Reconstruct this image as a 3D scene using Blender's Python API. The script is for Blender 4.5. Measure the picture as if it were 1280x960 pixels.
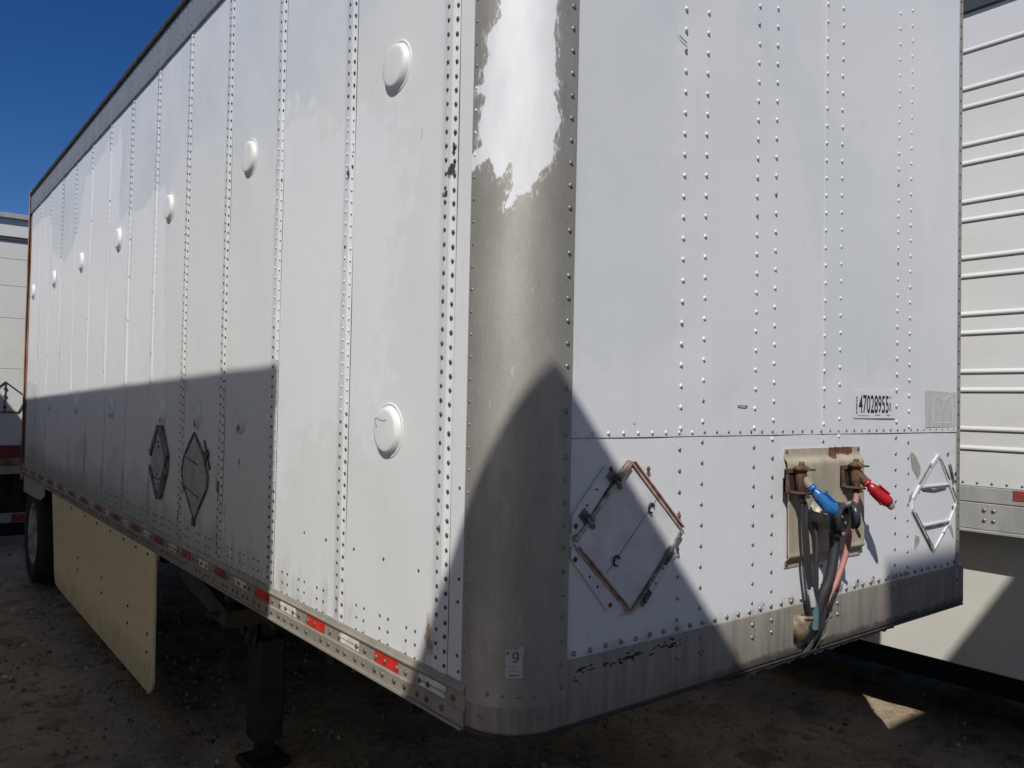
import bpy, bmesh, math, random
import numpy as np
from mathutils import Vector, Matrix
for o in list(bpy.data.objects): bpy.data.objects.remove(o)
S = bpy.context.scene; COL = S.collection
random.seed(7); rng = np.random.default_rng(7); PI = math.pi
# ---------------------------------------------------------------- camera
cam_d = bpy.data.cameras.new("camera"); cam = bpy.data.objects.new("camera", cam_d); COL.objects.link(cam)
R_ = Vector((0.78532303, -0.61877064, 0.01976449)); U_ = Vector((-0.02920441, -0.00513777, 0.99956026)); F_ = Vector((0.618397, 0.7855549, 0.02210564))
M = Matrix((R_, U_, -F_)).transposed().to_4x4(); M.translation = Vector((-1.2242, -1.56834, 1.83)); cam.matrix_world = M
cam_d.sensor_width = 36; cam_d.lens = 36 * 1011.03 / 1280; cam_d.clip_start = .02; cam_d.clip_end = 2000
S.camera = cam
# ---------------------------------------------------------------- light
LX, LY = .73, .629                                   # sunlight travels (LX, LY, -1)
sunv = Vector((-LX, -LY, 1)).normalized()
W = bpy.data.worlds.new("World"); S.world = W; W.use_nodes = True
nt = W.node_tree; nt.nodes.clear()
sky = nt.nodes.new('ShaderNodeTexSky'); sky.sky_type = 'NISHITA'; sky.sun_disc = False
sky.sun_elevation = math.asin(sunv.z); sky.sun_rotation = math.atan2(sunv.x, sunv.y)
sky.air_density = 1.0; sky.dust_density = .6; sky.ozone_density = 4.0; sky.altitude = 1500
bgn = nt.nodes.new('ShaderNodeBackground'); bgn.inputs['Strength'].default_value = .068
outn = nt.nodes.new('ShaderNodeOutputWorld'); hs = nt.nodes.new('ShaderNodeHueSaturation'); hs.inputs['Saturation'].default_value = 1.3; hs.inputs['Hue'].default_value = .512
nt.links.new(sky.outputs[0], hs.inputs['Color']); nt.links.new(hs.outputs[0], bgn.inputs[0]); nt.links.new(bgn.outputs[0], outn.inputs[0])
sd = bpy.data.lights.new("sun", 'SUN'); sd.energy = 4.25; sd.angle = math.radians(.53); sd.color = (1, .965, .915)
so = bpy.data.objects.new("sun", sd); COL.objects.link(so); so.rotation_euler = sunv.to_track_quat('Z', 'Y').to_euler(); so.location = (0, 0, 12)
S.view_settings.view_transform = 'Standard'; S.view_settings.look = 'None'; S.view_settings.exposure = 0; S.view_settings.gamma = 1
S.render.engine = 'CYCLES'; S.cycles.max_bounces = 16; S.cycles.diffuse_bounces = 10; S.render.resolution_x = 1024; S.render.resolution_y = 768

# ---------------------------------------------------------------- materials
class NT:
    def __init__(s, name):
        s.m = bpy.data.materials.new(name); s.m.use_nodes = True; s.t = s.m.node_tree
        s.b = s.t.nodes['Principled BSDF']
        tc = s.t.nodes.new('ShaderNodeTexCoord'); s.co = tc.outputs['Object']
    def n(s, typ, **kw):
        x = s.t.nodes.new(typ)
        for k, v in kw.items(): setattr(x, k, v)
        return x
    def L(s, a, b): s.t.links.new(a, b)
    def val(s, x, sock):
        if hasattr(x, 'is_output'): s.L(x, sock)
        else: sock.default_value = x
    def noise(s, scale, detail=4, rough=.55, stretch=None, dist=0):
        n = s.n('ShaderNodeTexNoise'); n.inputs['Scale'].default_value = scale; n.inputs['Detail'].default_value = detail
        n.inputs['Roughness'].default_value = rough; n.inputs['Distortion'].default_value = dist
        if stretch:
            mp = s.n('ShaderNodeMapping'); mp.inputs['Scale'].default_value = stretch; s.L(s.co, mp.inputs[0]); s.L(mp.outputs[0], n.inputs[0])
        else: s.L(s.co, n.inputs[0])
        return n.outputs[0]
    def ramp(s, x, a, b, lo=0, hi=1):
        r = s.n('ShaderNodeMapRange'); r.interpolation_type = 'SMOOTHSTEP'; s.val(x, r.inputs[0])
        for i, v in enumerate((a, b, lo, hi)): r.inputs[i + 1].default_value = v
        return r.outputs[0]
    def math(s, op, a, b=0):
        m = s.n('ShaderNodeMath', operation=op); s.val(a, m.inputs[0]); s.val(b, m.inputs[1]); return m.outputs[0]
    def mix(s, f, a, b, mode='MIX'):
        m = s.n('ShaderNodeMix', data_type='RGBA', blend_type=mode); s.val(f, m.inputs[0])
        for x, i in ((a, 6), (b, 7)):
            if hasattr(x, 'is_output'): s.L(x, m.inputs[i])
            else: m.inputs[i].default_value = (*x, 1)
        return m.outputs[2]
    def attr(s, name):
        a = s.n('ShaderNodeAttribute', attribute_name=name); return a.outputs['Fac']
    def sep(s):
        x = s.n('ShaderNodeSeparateXYZ'); s.L(s.co, x.inputs[0]); return x.outputs
    def bump(s, h, strength=.3, dist=.01):
        b = s.n('ShaderNodeBump'); b.inputs['Strength'].default_value = strength; b.inputs['Distance'].default_value = dist
        s.L(h, b.inputs['Height']); s.L(b.outputs[0], s.b.inputs['Normal'])
    def out(s, col, rough=.5, metal=0.):
        b = s.b
        if hasattr(col, 'is_output'): s.L(col, b.inputs['Base Color'])
        else: b.inputs['Base Color'].default_value = (*col, 1)
        s.val(rough, b.inputs['Roughness']); s.val(metal, b.inputs['Metallic']); return s.m

def simple(name, c, rough=.5, metal=0., var=.25, scale=8, bump=.1, c2=None, stretch=None, bscale=60, bd=.002):
    k = NT(name); n1 = k.noise(scale, 6, .6, stretch)
    f = k.ramp(n1, .35, .68)
    c2 = c2 or tuple(x * (1 - var) for x in c)
    k.bump(k.noise(bscale, 4), bump, bd)
    r = k.ramp(n1, .3, .7, max(0, rough - .07), min(1, rough + .1))
    return k.out(k.mix(f, c, c2), r, metal)

MT = {}
def make_paint():
    # tone 1: fresh lavender-white overspray (signed distance), tone 2: old warm-grey paint; stain: rust/grime amount
    k = NT('patched_white_paint')
    n1 = k.noise(14, 6, .6); n2 = k.noise(2.2, 3, .5); n3 = k.noise(90, 3)
    t1 = k.math('ADD', k.attr('tone_a'), k.math('MULTIPLY', k.math('SUBTRACT', n1, .5), .10))
    t2 = k.math('ADD', k.attr('tone_b'), k.math('MULTIPLY', k.math('SUBTRACT', n1, .5), .08))
    base = k.mix(k.ramp(n2, .35, .65), (.565, .60, .63), (.61, .635, .655))
    c = k.mix(k.ramp(t2, -.07, .07), base, (.645, .656, .650))
    c = k.mix(k.ramp(t1, -.012, .012), c, (.695, .705, .722))
    c = k.mix(k.math('MULTIPLY', k.attr('even'), .62), c, (.662, .680, .698))
    streak = k.noise(1.2, 5, .65, (26, 26, 1.1))
    c = k.mix(k.math('MULTIPLY', k.ramp(streak, .52, .78), .16), c, (.45, .45, .43))
    # fine specks
    sp = k.ramp(k.noise(150, 2, .5), .735, .765)
    c = k.mix(k.math('MULTIPLY', sp, .35), c, (.22, .21, .19))
    # grime low down by object height and by attribute
    st = k.attr('stain')
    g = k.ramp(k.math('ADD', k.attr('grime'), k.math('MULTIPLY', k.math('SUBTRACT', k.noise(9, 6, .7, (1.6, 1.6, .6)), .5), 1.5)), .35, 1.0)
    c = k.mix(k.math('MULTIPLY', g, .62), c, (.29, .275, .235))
    r = k.ramp(k.math('ADD', st, k.math('MULTIPLY', k.math('SUBTRACT', k.noise(45, 6, .75, (1, 1, .45)), .5), 1.3)), .42, .75)
    c = k.mix(k.math('MULTIPLY', r, .85), c, k.mix(k.ramp(n3, .4, .6), (.22, .115, .06), (.36, .24, .15)))
    d = k.ramp(k.math('ADD', k.attr('scuff'), k.math('MULTIPLY', k.math('SUBTRACT', k.noise(60, 5, .7), .5), 1.2)), .55, .7)
    c = k.mix(d, c, (.05, .055, .05))
    rough = k.ramp(n1, .3, .7, .36, .5)
    h = k.math('ADD', k.math('MULTIPLY', n2, .6), k.math('MULTIPLY', k.noise(22, 3), .05))
    h = k.math('ADD', h, k.math('MULTIPLY', n3, .012))
    k.bump(h, .35, .02)
    k.b.inputs['Specular IOR Level'].default_value = .35
    return k.out(c, rough)
MT['paint'] = make_paint()
def make_alu(name, c=(.44, .42, .375), rough=.48, metal=.55, paint=False, grime=.5):
    k = NT(name)
    n1 = k.noise(7, 6, .65, (1, 1, .35)); fine = k.noise(260, 3, .6, (1, 1, .25)); n3 = k.noise(30, 5, .7)
    c1 = k.mix(k.ramp(n1, .32, .7), c, tuple(x * .74 for x in c))
    c1 = k.mix(k.math('MULTIPLY', k.ramp(fine, .45, .7), .22), c1, tuple(x * .55 for x in c))
    c1 = k.mix(k.math('MULTIPLY', k.ramp(n3, .6, .8), grime), c1, (.13, .115, .095))
    sc = k.ramp(k.noise(40, 2, .5, (1.5, 1.5, .3)), .70, .74)
    c1 = k.mix(k.math('MULTIPLY', sc, .35), c1, (.62, .61, .58))
    r = k.ramp(n1, .3, .75, rough, rough + .14)
    me = metal
    if paint:
        pd = k.math('ADD', k.attr('patch'), k.math('ADD', k.math('MULTIPLY', k.math('SUBTRACT', k.noise(70, 7, .8, (1, 1, .35)), .5), .035), k.math('MULTIPLY', k.math('SUBTRACT', k.noise(9, 4, .6, (5, 5, 1)), .5), .03)))
        pm = k.ramp(pd, -.0015, .003); dry = k.math('MULTIPLY', k.ramp(pd, -.022, -.004), k.ramp(k.noise(130, 5, .7, (1, 1, .45)), .50, .60)); pm = k.math('MAXIMUM', pm, k.math('MULTIPLY', dry, .85))
        pc = k.mix(k.ramp(k.noise(12, 4, .6, (1, 1, .3)), .35, .7), (.72, .73, .75), (.64, .655, .68))
        c1 = k.mix(pm, c1, pc)
        me = k.math('MULTIPLY', k.math('SUBTRACT', 1, pm), metal)
    k.bump(k.math('ADD', k.math('MULTIPLY', n1, .5), k.math('MULTIPLY', fine, .05)), .3, .006)
    return k.out(c1, r, me)
MT['corner'] = make_alu('weathered_corner_aluminium', (.405, .385, .345), .52, .5, paint=True, grime=.5)
MT['alu'] = make_alu('dull_rail_aluminium', (.36, .33, .275), .55, .3, grime=.85)
MT['toprail'] = make_alu('grey_top_rail', (.27, .29, .31), .5, .3, grime=.3)
MT['cap'] = simple('dark_roof_edge', (.06, .055, .05), .6, .1, .4)
MT['rivet_dark'] = simple('tarnished_rivet', (.12, .115, .105), .45, .5, .4, 30)
MT['rivet_mid'] = simple('aluminium_rivet', (.33, .31, .27), .4, .6, .4, 30)
MT['rivet_rusty'] = simple('grimy_rivet', (.17, .14, .11), .5, .3, .5, 25, .3, (.07, .055, .045))
MT['rivet_white'] = simple('overpainted_rivet', (.72, .72, .74), .35, 0, .12, 40)
MT['dark_gap'] = simple('gap_shade_black', (.02, .02, .02), .8)  # near-black, stands for the shade inside gaps and openings
MT['rust'] = simple('rusty_iron', (.16, .075, .04), .8, .1, .2, 40, .6, (.05, .03, .02), bscale=120, bd=.004)
MT['rustpost'] = simple('rusty_post_paint', (.40, .25, .17), .75, 0, .2, 9, .5, (.20, .09, .05), (1, 1, .3), bscale=90, bd=.004)
MT['black'] = simple('black_chassis_paint', (.014, .0135, .013), .7, 0, .4, 10, .3)
MT['leg_black'] = simple('greasy_leg_paint', (.014, .0135, .012), .6, 0, .4, 10, .3)
MT['frame_dark'] = simple('dusty_black_steel', (.034, .033, .030), .6, 0, .4, 12, .3)
MT['rubber'] = simple('worn_rubber', (.025, .024, .023), .82, 0, .3, 14, .3)
MT['rimwhite'] = simple('dirty_white_rim', (.50, .48, .44), .55, 0, .4, 12, .2, (.22, .17, .13))
MT['skirt'] = simple('cream_skirt_panel', (.84, .71, .45), .5, 0, .12, 3, .08, (.77, .65, .41))
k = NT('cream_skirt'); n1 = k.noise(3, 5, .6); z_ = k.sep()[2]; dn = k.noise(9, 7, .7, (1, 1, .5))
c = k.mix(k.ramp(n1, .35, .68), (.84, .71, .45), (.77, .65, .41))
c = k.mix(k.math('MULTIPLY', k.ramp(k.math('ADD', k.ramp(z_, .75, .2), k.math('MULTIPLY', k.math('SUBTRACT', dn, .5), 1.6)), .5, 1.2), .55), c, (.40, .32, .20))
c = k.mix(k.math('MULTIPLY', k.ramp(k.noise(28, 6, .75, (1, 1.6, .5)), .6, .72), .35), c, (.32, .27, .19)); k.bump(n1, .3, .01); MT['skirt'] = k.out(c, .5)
MT['red'] = simple('red_reflective_tape', (.66, .035, .02), .35, 0, .3, 20, .1, (.40, .03, .02))
MT['reddull'] = simple('faded_red_reflective_tape', (.35, .04, .04), .5, 0, .4, 30, .1, (.18, .05, .04))
MT['white_tape'] = simple('white_reflective_tape', (.72, .71, .64), .4, 0, .2, 30, .1, (.52, .5, .42))
MT['plate'] = simple('dusty_galvanised_plate', (.44, .40, .31), .6, .15, .2, 6, .2, (.33, .30, .24), (1, 1, .4))
MT['bracket'] = simple('dirty_tan_bracket', (.26, .20, .13), .7, .1, .4, 25, .3, (.09, .07, .05))
MT['blue'] = simple('worn_blue_paint', (.015, .15, .42), .30, 0, .3, 45, .3, (.02, .07, .18))
MT['redpaint'] = simple('worn_red_paint', (.46, .015, .025), .30, 0, .3, 45, .3, (.20, .012, .014))
MT['plug'] = simple('black_plug_housing', (.035, .035, .04), .35, 0, .3, 20, .3)
MT['plugbase'] = simple('cast_socket_housing', (.36, .32, .26), .5, .3, .3, 20, .3)
MT['hose_red'] = simple('faded_red_hose', (.42, .17, .15), .6, 0, .3, 20, .3, (.30, .14, .12))
MT['hose_black'] = simple('black_hose', (.03, .03, .032), .55)
MT['hose_blue'] = simple('faded_blue_hose', (.10, .17, .21), .6)
MT['pink'] = simple('peeling_pink_primer', (.50, .33, .29), .6, .1, .2, 30, .3, (.26, .16, .13))
MT['trim'] = simple('bare_trim_metal', (.40, .39, .36), .45, .4, .4, 30, .2, (.12, .11, .1))
MT['holder'] = simple('overpainted_holder', (.66, .665, .69), .45, 0, .2, 12, .2, (.56, .56, .56))
MT['holder_grey'] = simple('grey_holder_plate', (.40, .40, .385), .55, 0, .25, 12, .2)
MT['frame_grey'] = simple('worn_grey_frame', (.21, .205, .19), .6, .2, .4, 30, .3, (.05, .05, .045))
MT['dark_metal'] = simple('dark_worn_metal', (.055, .05, .047), .6, .2, .4, 30, .3)
MT['sticker'] = simple('white_sticker', (.70, .71, .73), .4, 0, .05, 10, .05)
MT['sticker_old'] = simple('weathered_sticker', (.50, .49, .48), .6, 0, .2, 60, .1)
MT['ink'] = simple('black_ink', (.012, .012, .014), .5)
MT['ink_grey'] = simple('grey_ink', (.13, .13, .14), .6)
MT['faded'] = simple('sticker_residue', (.50, .51, .495), .6, 0, .12, 40, .1)
MT['faded2'] = simple('sticker_residue_edge', (.60, .605, .60), .6, 0, .1, 40, .1)
MT['wall2'] = simple('plain_white_trailer_sheet', (.66, .655, .62), .42, 0, .08, 1.5, .2, (.60, .595, .57), (1, 1, .4), 3, .02)
MT['wall3'] = simple('ribbed_white_sheet', (.68, .685, .68), .38, 0, .07, 2, .1, (.60, .60, .59), (1, .3, 1), 4, .01)
MT['wallw'] = simple('bright_white_trailer_sheet', (.84, .82, .77), .45, 0, .05, 1.5, .2)
MT['skirtw'] = simple('white_skirt_sheet', (.62, .605, .55), .5, 0, .08, 2, .1, (.57, .55, .50))
MT['railw'] = make_alu('pale_rail_aluminium', (.42, .42, .405), .5, .2, grime=.2)
MT['darkroof'] = simple('dark_grey_roof_rail', (.055, .06, .068), .6, .1, .3, 6)
MT['redrail'] = simple('dark_red_rail_paint', (.22, .035, .045), .5, 0, .3, 10)
MT['shed'] = simple('pale_shed_cladding', (.80, .77, .70), .7, 0, .15, 2)
MT['chip'] = simple('bare_patch', (.40, .37, .34), .7, 0, .3, 60, .2, (.28, .25, .22))
def make_ground():
    k = NT('shade_toned_oily_dirt')
    n1 = k.noise(1.3, 7, .62); n2 = k.noise(6.5, 8, .7); n3 = k.noise(45, 5, .7); n4 = k.noise(3.4, 9, .74)
    c = k.mix(k.ramp(n1, .35, .65), (.54, .42, .285), (.42, .32, .22))
    c = k.mix(k.math('MULTIPLY', k.ramp(n2, .45, .66), .5), c, (.27, .20, .14))
    c = k.mix(k.math('MULTIPLY', k.ramp(n4, .52, .62), .62), c, (.11, .085, .062))
    c = k.mix(k.math('MULTIPLY', k.ramp(n3, .62, .74), .55), c, (.55, .49, .40))
    xyz = k.sep(); far = k.math('MAXIMUM', k.ramp(xyz[1], .2, -1.2), k.ramp(xyz[0], 5.5, 7.5)); far = k.math('MAXIMUM', far, k.math('MULTIPLY', k.ramp(xyz[0], -.5, -1.4), .6))  # paler yard dirt added to bounce light; darker round the trailers where shade falls
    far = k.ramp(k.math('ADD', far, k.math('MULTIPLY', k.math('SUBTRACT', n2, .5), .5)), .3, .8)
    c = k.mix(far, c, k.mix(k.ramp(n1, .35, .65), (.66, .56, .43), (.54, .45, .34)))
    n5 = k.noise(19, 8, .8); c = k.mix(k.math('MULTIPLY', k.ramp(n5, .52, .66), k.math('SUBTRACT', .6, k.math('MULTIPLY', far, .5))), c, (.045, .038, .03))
    n6 = k.noise(120, 3, .6); c = k.mix(k.math('MULTIPLY', k.ramp(n6, .6, .72), .5), c, (.06, .05, .04))
    k.bump(k.math('ADD', k.math('MULTIPLY', n2, 1), k.math('ADD', k.math('MULTIPLY', n5, .5), k.math('MULTIPLY', n3, .35))), 1, .05)
    return k.out(c, .92)
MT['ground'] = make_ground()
def make_stone():
    k = NT('gravel_stone'); oi = k.n('ShaderNodeNewGeometry').outputs['Random Per Island']
    c = k.mix(oi, (.08, .07, .055), (.30, .27, .23)); c = k.mix(k.ramp(oi, .93, .96), c, (.5, .48, .43))
    return k.out(c, .85)
MT['stone'] = make_stone()

# ---------------------------------------------------------------- mesh builder
class MB:
    def __init__(s): s.v = []; s.f = []; s.sm = []
    def add(s, v, f, smooth=False):
        o = len(s.v); s.v += [tuple(x) for x in v]; s.f += [tuple(i + o for i in q) for q in f]; s.sm += [smooth] * len(f); return s
    def box(s, a, b, bev=0):
        x0, x1 = sorted((a[0], b[0])); y0, y1 = sorted((a[1], b[1])); z0, z1 = sorted((a[2], b[2]))
        if bev > 0:
            # chamfered box: hull of inset faces
            bv = min(bev, (x1 - x0) * .45, (y1 - y0) * .45, (z1 - z0) * .45); bm = bmesh.new(); bmesh.ops.create_cube(bm, size=1)
            for v in bm.verts: v.co = Vector(((x0 + x1) / 2 + v.co.x * (x1 - x0), (y0 + y1) / 2 + v.co.y * (y1 - y0), (z0 + z1) / 2 + v.co.z * (z1 - z0)))
            bmesh.ops.bevel(bm, geom=list(bm.edges), offset=bv, segments=1, affect='EDGES')
            bm.verts.index_update(); r = s.add([v.co[:] for v in bm.verts], [[v.index for v in f.verts] for f in bm.faces]); bm.free(); return r
        v = [(x0, y0, z0), (x1, y0, z0), (x1, y1, z0), (x0, y1, z0), (x0, y0, z1), (x1, y0, z1), (x1, y1, z1), (x0, y1, z1)]
        return s.add(v, [(0, 3, 2, 1), (4, 5, 6, 7), (0, 1, 5, 4), (1, 2, 6, 5), (2, 3, 7, 6), (3, 0, 4, 7)])
    def prism(s, pts, vec):
        # polygon pts (3D list) extruded along vec
        n = len(pts); v = [tuple(p) for p in pts] + [tuple(Vector(p) + Vector(vec)) for p in pts]
        return s.add(v, [tuple(range(n))[::-1], tuple(range(n, 2 * n))] + [(i, (i + 1) % n, (i + 1) % n + n, i + n) for i in range(n)])
    def bar(s, a, b, w, t, nrm):
        # rectangular bar from a to b, width w in plane, thickness t along nrm from the plane
        a = Vector(a); b = Vector(b); nrm = Vector(nrm).normalized(); d = (b - a).normalized(); q = d.cross(nrm).normalized() * w / 2
        return s.prism([a - q, b - q, b + q, a + q], nrm * t)
    def tube(s, pts, r, n=10, caps=True):
        pts = [Vector(p) for p in pts]; rr = r if hasattr(r, '__len__') else [r] * len(pts)
        up = Vector((0, 0, 1)); d0 = (pts[1] - pts[0]).normalized()
        if abs(d0.z) > .9: up = Vector((0, 1, 0))
        V = []; x = d0.cross(up).normalized()
        for i, p in enumerate(pts):
            d = (pts[min(i + 1, len(pts) - 1)] - pts[max(i - 1, 0)]).normalized()
            x = (x - d * x.dot(d)).normalized(); y = d.cross(x)
            V += [p + (x * math.cos(2 * PI * k / n) + y * math.sin(2 * PI * k / n)) * rr[i] for k in range(n)]
        F = [(i * n + k, i * n + (k + 1) % n, (i + 1) * n + (k + 1) % n, (i + 1) * n + k) for i in range(len(pts) - 1) for k in range(n)]
        s.add(V, F, True)
        if caps:
            s.add(V[:n], [tuple(range(n))[::-1]]); s.add(V[-n:], [tuple(range(n))])
        return s
    def dome(s, c, nrm, r, h=None, n=8):
        h = h or r * .6; c = Vector(c); nrm = Vector(nrm).normalized()
        u = nrm.cross(Vector((0, 0, 1))); u = u.normalized() if u.length > .1 else Vector((1, 0, 0)); w = nrm.cross(u)
        V = []
        for rr, hh in ((1, 0), (.93, .45), (.6, .88)):
            V += [c + (u * math.cos(2 * PI * k / n) + w * math.sin(2 * PI * k / n)) * r * rr + nrm * h * hh for k in range(n)]
        V.append(c + nrm * h)
        F = [(i * n + k, i * n + (k + 1) % n, (i + 1) * n + (k + 1) % n, (i + 1) * n + k) for i in range(2) for k in range(n)]
        F += [(2 * n + k, 2 * n + (k + 1) % n, 3 * n) for k in range(n)]
        return s.add(V, F, True)
    def lathe(s, c, axis, prof, n=28, smooth=True):
        # prof: list of (radius, height along axis)
        c = Vector(c); ax = Vector(axis).normalized(); u = ax.cross(Vector((0, 0, 1))); u = u.normalized() if u.length > .1 else Vector((1, 0, 0)); w = ax.cross(u); V = []
        for r, h in prof: V += [c + (u * math.cos(2 * PI * k / n) + w * math.sin(2 * PI * k / n)) * max(r, 1e-4) + ax * h for k in range(n)]
        F = [(i * n + k, i * n + (k + 1) % n, (i + 1) * n + (k + 1) % n, (i + 1) * n + k) for i in range(len(prof) - 1) for k in range(n)]
        return s.add(V, F, smooth)
    def build(s, name, m, parent=None, kind=None, label=None):
        me = bpy.data.meshes.new(name); me.from_pydata([tuple(v) for v in s.v], [], s.f); me.polygons.foreach_set('use_smooth', s.sm)
        bm = bmesh.new(); bm.from_mesh(me); bmesh.ops.recalc_face_normals(bm, faces=bm.faces); bm.to_mesh(me); bm.free()
        return link(name, me, m, parent, kind, label)
def link(name, me, m, parent=None, kind=None, label=None):
    o = bpy.data.objects.new(name, me); COL.objects.link(o)
    if m and not me.materials: me.materials.append(m if not isinstance(m, str) else MT[m])
    if parent: setp(o, parent)
    if kind: o['kind'] = kind
    if label: o['label'] = label
    return o
def setp(o, parent):
    o.parent = parent
    pm = parent.matrix_basis.copy(); q = parent
    while q.parent: q = q.parent; pm = q.matrix_basis @ (pm if q is parent.parent and False else pm)
    if parent.get('_world'): o['_world'] = 1; o.matrix_parent_inverse = WROOT[parent['_world']] if parent.type == 'EMPTY' else Matrix()
WROOT = {}
def thing(name, label, cat, loc=(0, 0, 0), rz=0, group=None, world=False):
    o = bpy.data.objects.new(name, None); COL.objects.link(o); o.location = loc; o.rotation_euler = (0, 0, rz); o.empty_display_size = .3
    o['label'] = label; o['category'] = cat
    if group: o['group'] = group
    if world: WROOT[1] = Matrix.Translation(-Vector(loc)); o['_world'] = 1
    return o

def sdf(poly, Pu, Pv):
    """signed distance, positive inside"""
    poly = np.array(poly, float); n = len(poly); d = np.full(Pu.shape, 1e9); ins = np.zeros(Pu.shape, bool)
    for i in range(n):
        a = poly[i]; b = poly[(i + 1) % n]; e = b - a; L2 = (e ** 2).sum() + 1e-12
        t = np.clip(((Pu - a[0]) * e[0] + (Pv - a[1]) * e[1]) / L2, 0, 1)
        d = np.minimum(d, np.hypot(Pu - a[0] - t * e[0], Pv - a[1] - t * e[1]))
        c = ((a[1] > Pv) != (b[1] > Pv)); xx = (b[0] - a[0]) * (Pv - a[1]) / (b[1] - a[1] + 1e-12) + a[0]
        ins ^= c & (Pu < xx)
    return np.where(ins, d, -d)
def grid_mesh(name, us, vs, pos, attrs, skirt=None, flip=False):
    """us, vs 1-D; pos(U,V)->(n,3); attrs name->array; smooth grid with a folded-back rim"""
    U, V = np.meshgrid(us, vs, indexing='ij'); nu, nv = U.shape; P = pos(U, V).reshape(-1, 3); N = len(P)
    idx = np.arange(N).reshape(nu, nv)
    q = np.stack([idx[:-1, :-1], idx[1:, :-1], idx[1:, 1:], idx[:-1, 1:]], -1).reshape(-1, 4)
    if flip: q = q[:, ::-1]
    verts = P
    if skirt is not None:
        loop = np.concatenate([idx[:, 0], idx[-1, 1:], idx[-2::-1, -1], idx[0, -2:0:-1]]); m = len(loop)
        top = N + np.arange(m); bot = N + m + np.arange(m)
        verts = np.vstack([P, P[loop], P[loop] + np.array(skirt)])
        sq = np.stack([top, bot, np.roll(bot, -1), np.roll(top, -1)], -1)
        if flip: sq = sq[:, ::-1]
        q = np.vstack([q, sq])
    me = bpy.data.meshes.new(name); me.vertices.add(len(verts)); me.vertices.foreach_set('co', verts.astype(np.float32).ravel())
    me.loops.add(q.size); me.loops.foreach_set('vertex_index', q.astype(np.int32).ravel()); me.polygons.add(len(q))
    me.polygons.foreach_set('loop_start', np.arange(0, q.size, 4, dtype=np.int32))
    me.polygons.foreach_set('use_smooth', np.ones(len(q), bool)); me.update(); me.validate()
    for an, ar in attrs.items():
        a = me.attributes.new(an, 'FLOAT', 'POINT'); x = np.zeros(len(verts), np.float32); ar = np.asarray(ar).reshape(-1)
        x[:N] = ar
        if skirt is not None: x[N:N + m] = ar[loop]; x[N + m:] = ar[loop]
        a.data.foreach_set('value', x)
    return me
def waves(u, v, seed, amp, L0=.5):
    r = np.random.default_rng(seed); z = np.zeros(np.shape(u))
    for i in range(7):
        a = r.uniform(0, 2 * PI); k = 2 * PI / (L0 * r.uniform(.6, 2.2)); z = z + np.sin(k * (math.cos(a) * u + .6 * math.sin(a) * v) + r.uniform(0, 6)) * r.uniform(.3, 1)
    return z * amp / 2.5

# ================================================================ GROUND
def gh(x, y):
    return .018 * np.sin(x * 1.7 + 1.3 * np.sin(y * .9)) * np.cos(y * 1.3 + .7) + .010 * np.sin(x * 4.1 + y * 2.7) * np.sin(y * 5.3 - x * 1.9) + .006 * np.sin(11 * x + 3 * y) * np.sin(9 * y - 4 * x) - .02
def axis(lo, hi, d, far):
    a = np.arange(lo, hi, d); g = []; s = d; x = hi
    while x < far: s *= 1.35; x += s; g.append(x)
    h = []; s = d; x = lo
    while x > -far: s *= 1.35; x -= s; h.append(x)
    return np.array(h[::-1] + list(a) + g)
gx = axis(-2.5, 6, .045, 600); gy = axis(-1.5, 11, .045, 600)
def gpos(U, V):
    fade = np.exp(-np.maximum(0, np.hypot(U - 2, V - 5) - 12) / 8)
    rn = waves(U, V, 3, .010, .35) + waves(U, V, 9, .006, .16)
    return np.stack([U, V, (gh(U, V) + rn) * fade], -1)
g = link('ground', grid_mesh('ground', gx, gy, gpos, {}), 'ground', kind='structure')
# loose gravel
mb = MB()
for i in range(11000):
    if i < 7500: x = random.uniform(-2.2, 5.5); y = random.uniform(-.5, 9.5)
    else:
        x = random.gauss(.6, 1.0); y = random.gauss(4.5, 2.0)
    if not (-3 < x < 6 and -1 < y < 10.5): continue
    r = .004 + .022 * random.random() ** 4; z = float(gh(x, y)) + r * .3; a = random.uniform(0, PI)
    V = []
    for k in range(5): V.append((x + r * random.uniform(.7, 1.2) * math.cos(a + k * 1.256), y + r * random.uniform(.7, 1.2) * math.sin(a + k * 1.256), z - r * .4))
    V.append((x + r * random.uniform(-.2, .2), y, z + r * random.uniform(.4, .8)))
    mb.add(V, [(k, (k + 1) % 5, 5) for k in range(5)])
gr = mb.build('gravel', 'stone', kind='stuff'); gr['label'] = 'loose stones and grit scattered over the dirt yard'; gr['category'] = 'gravel'

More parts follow.
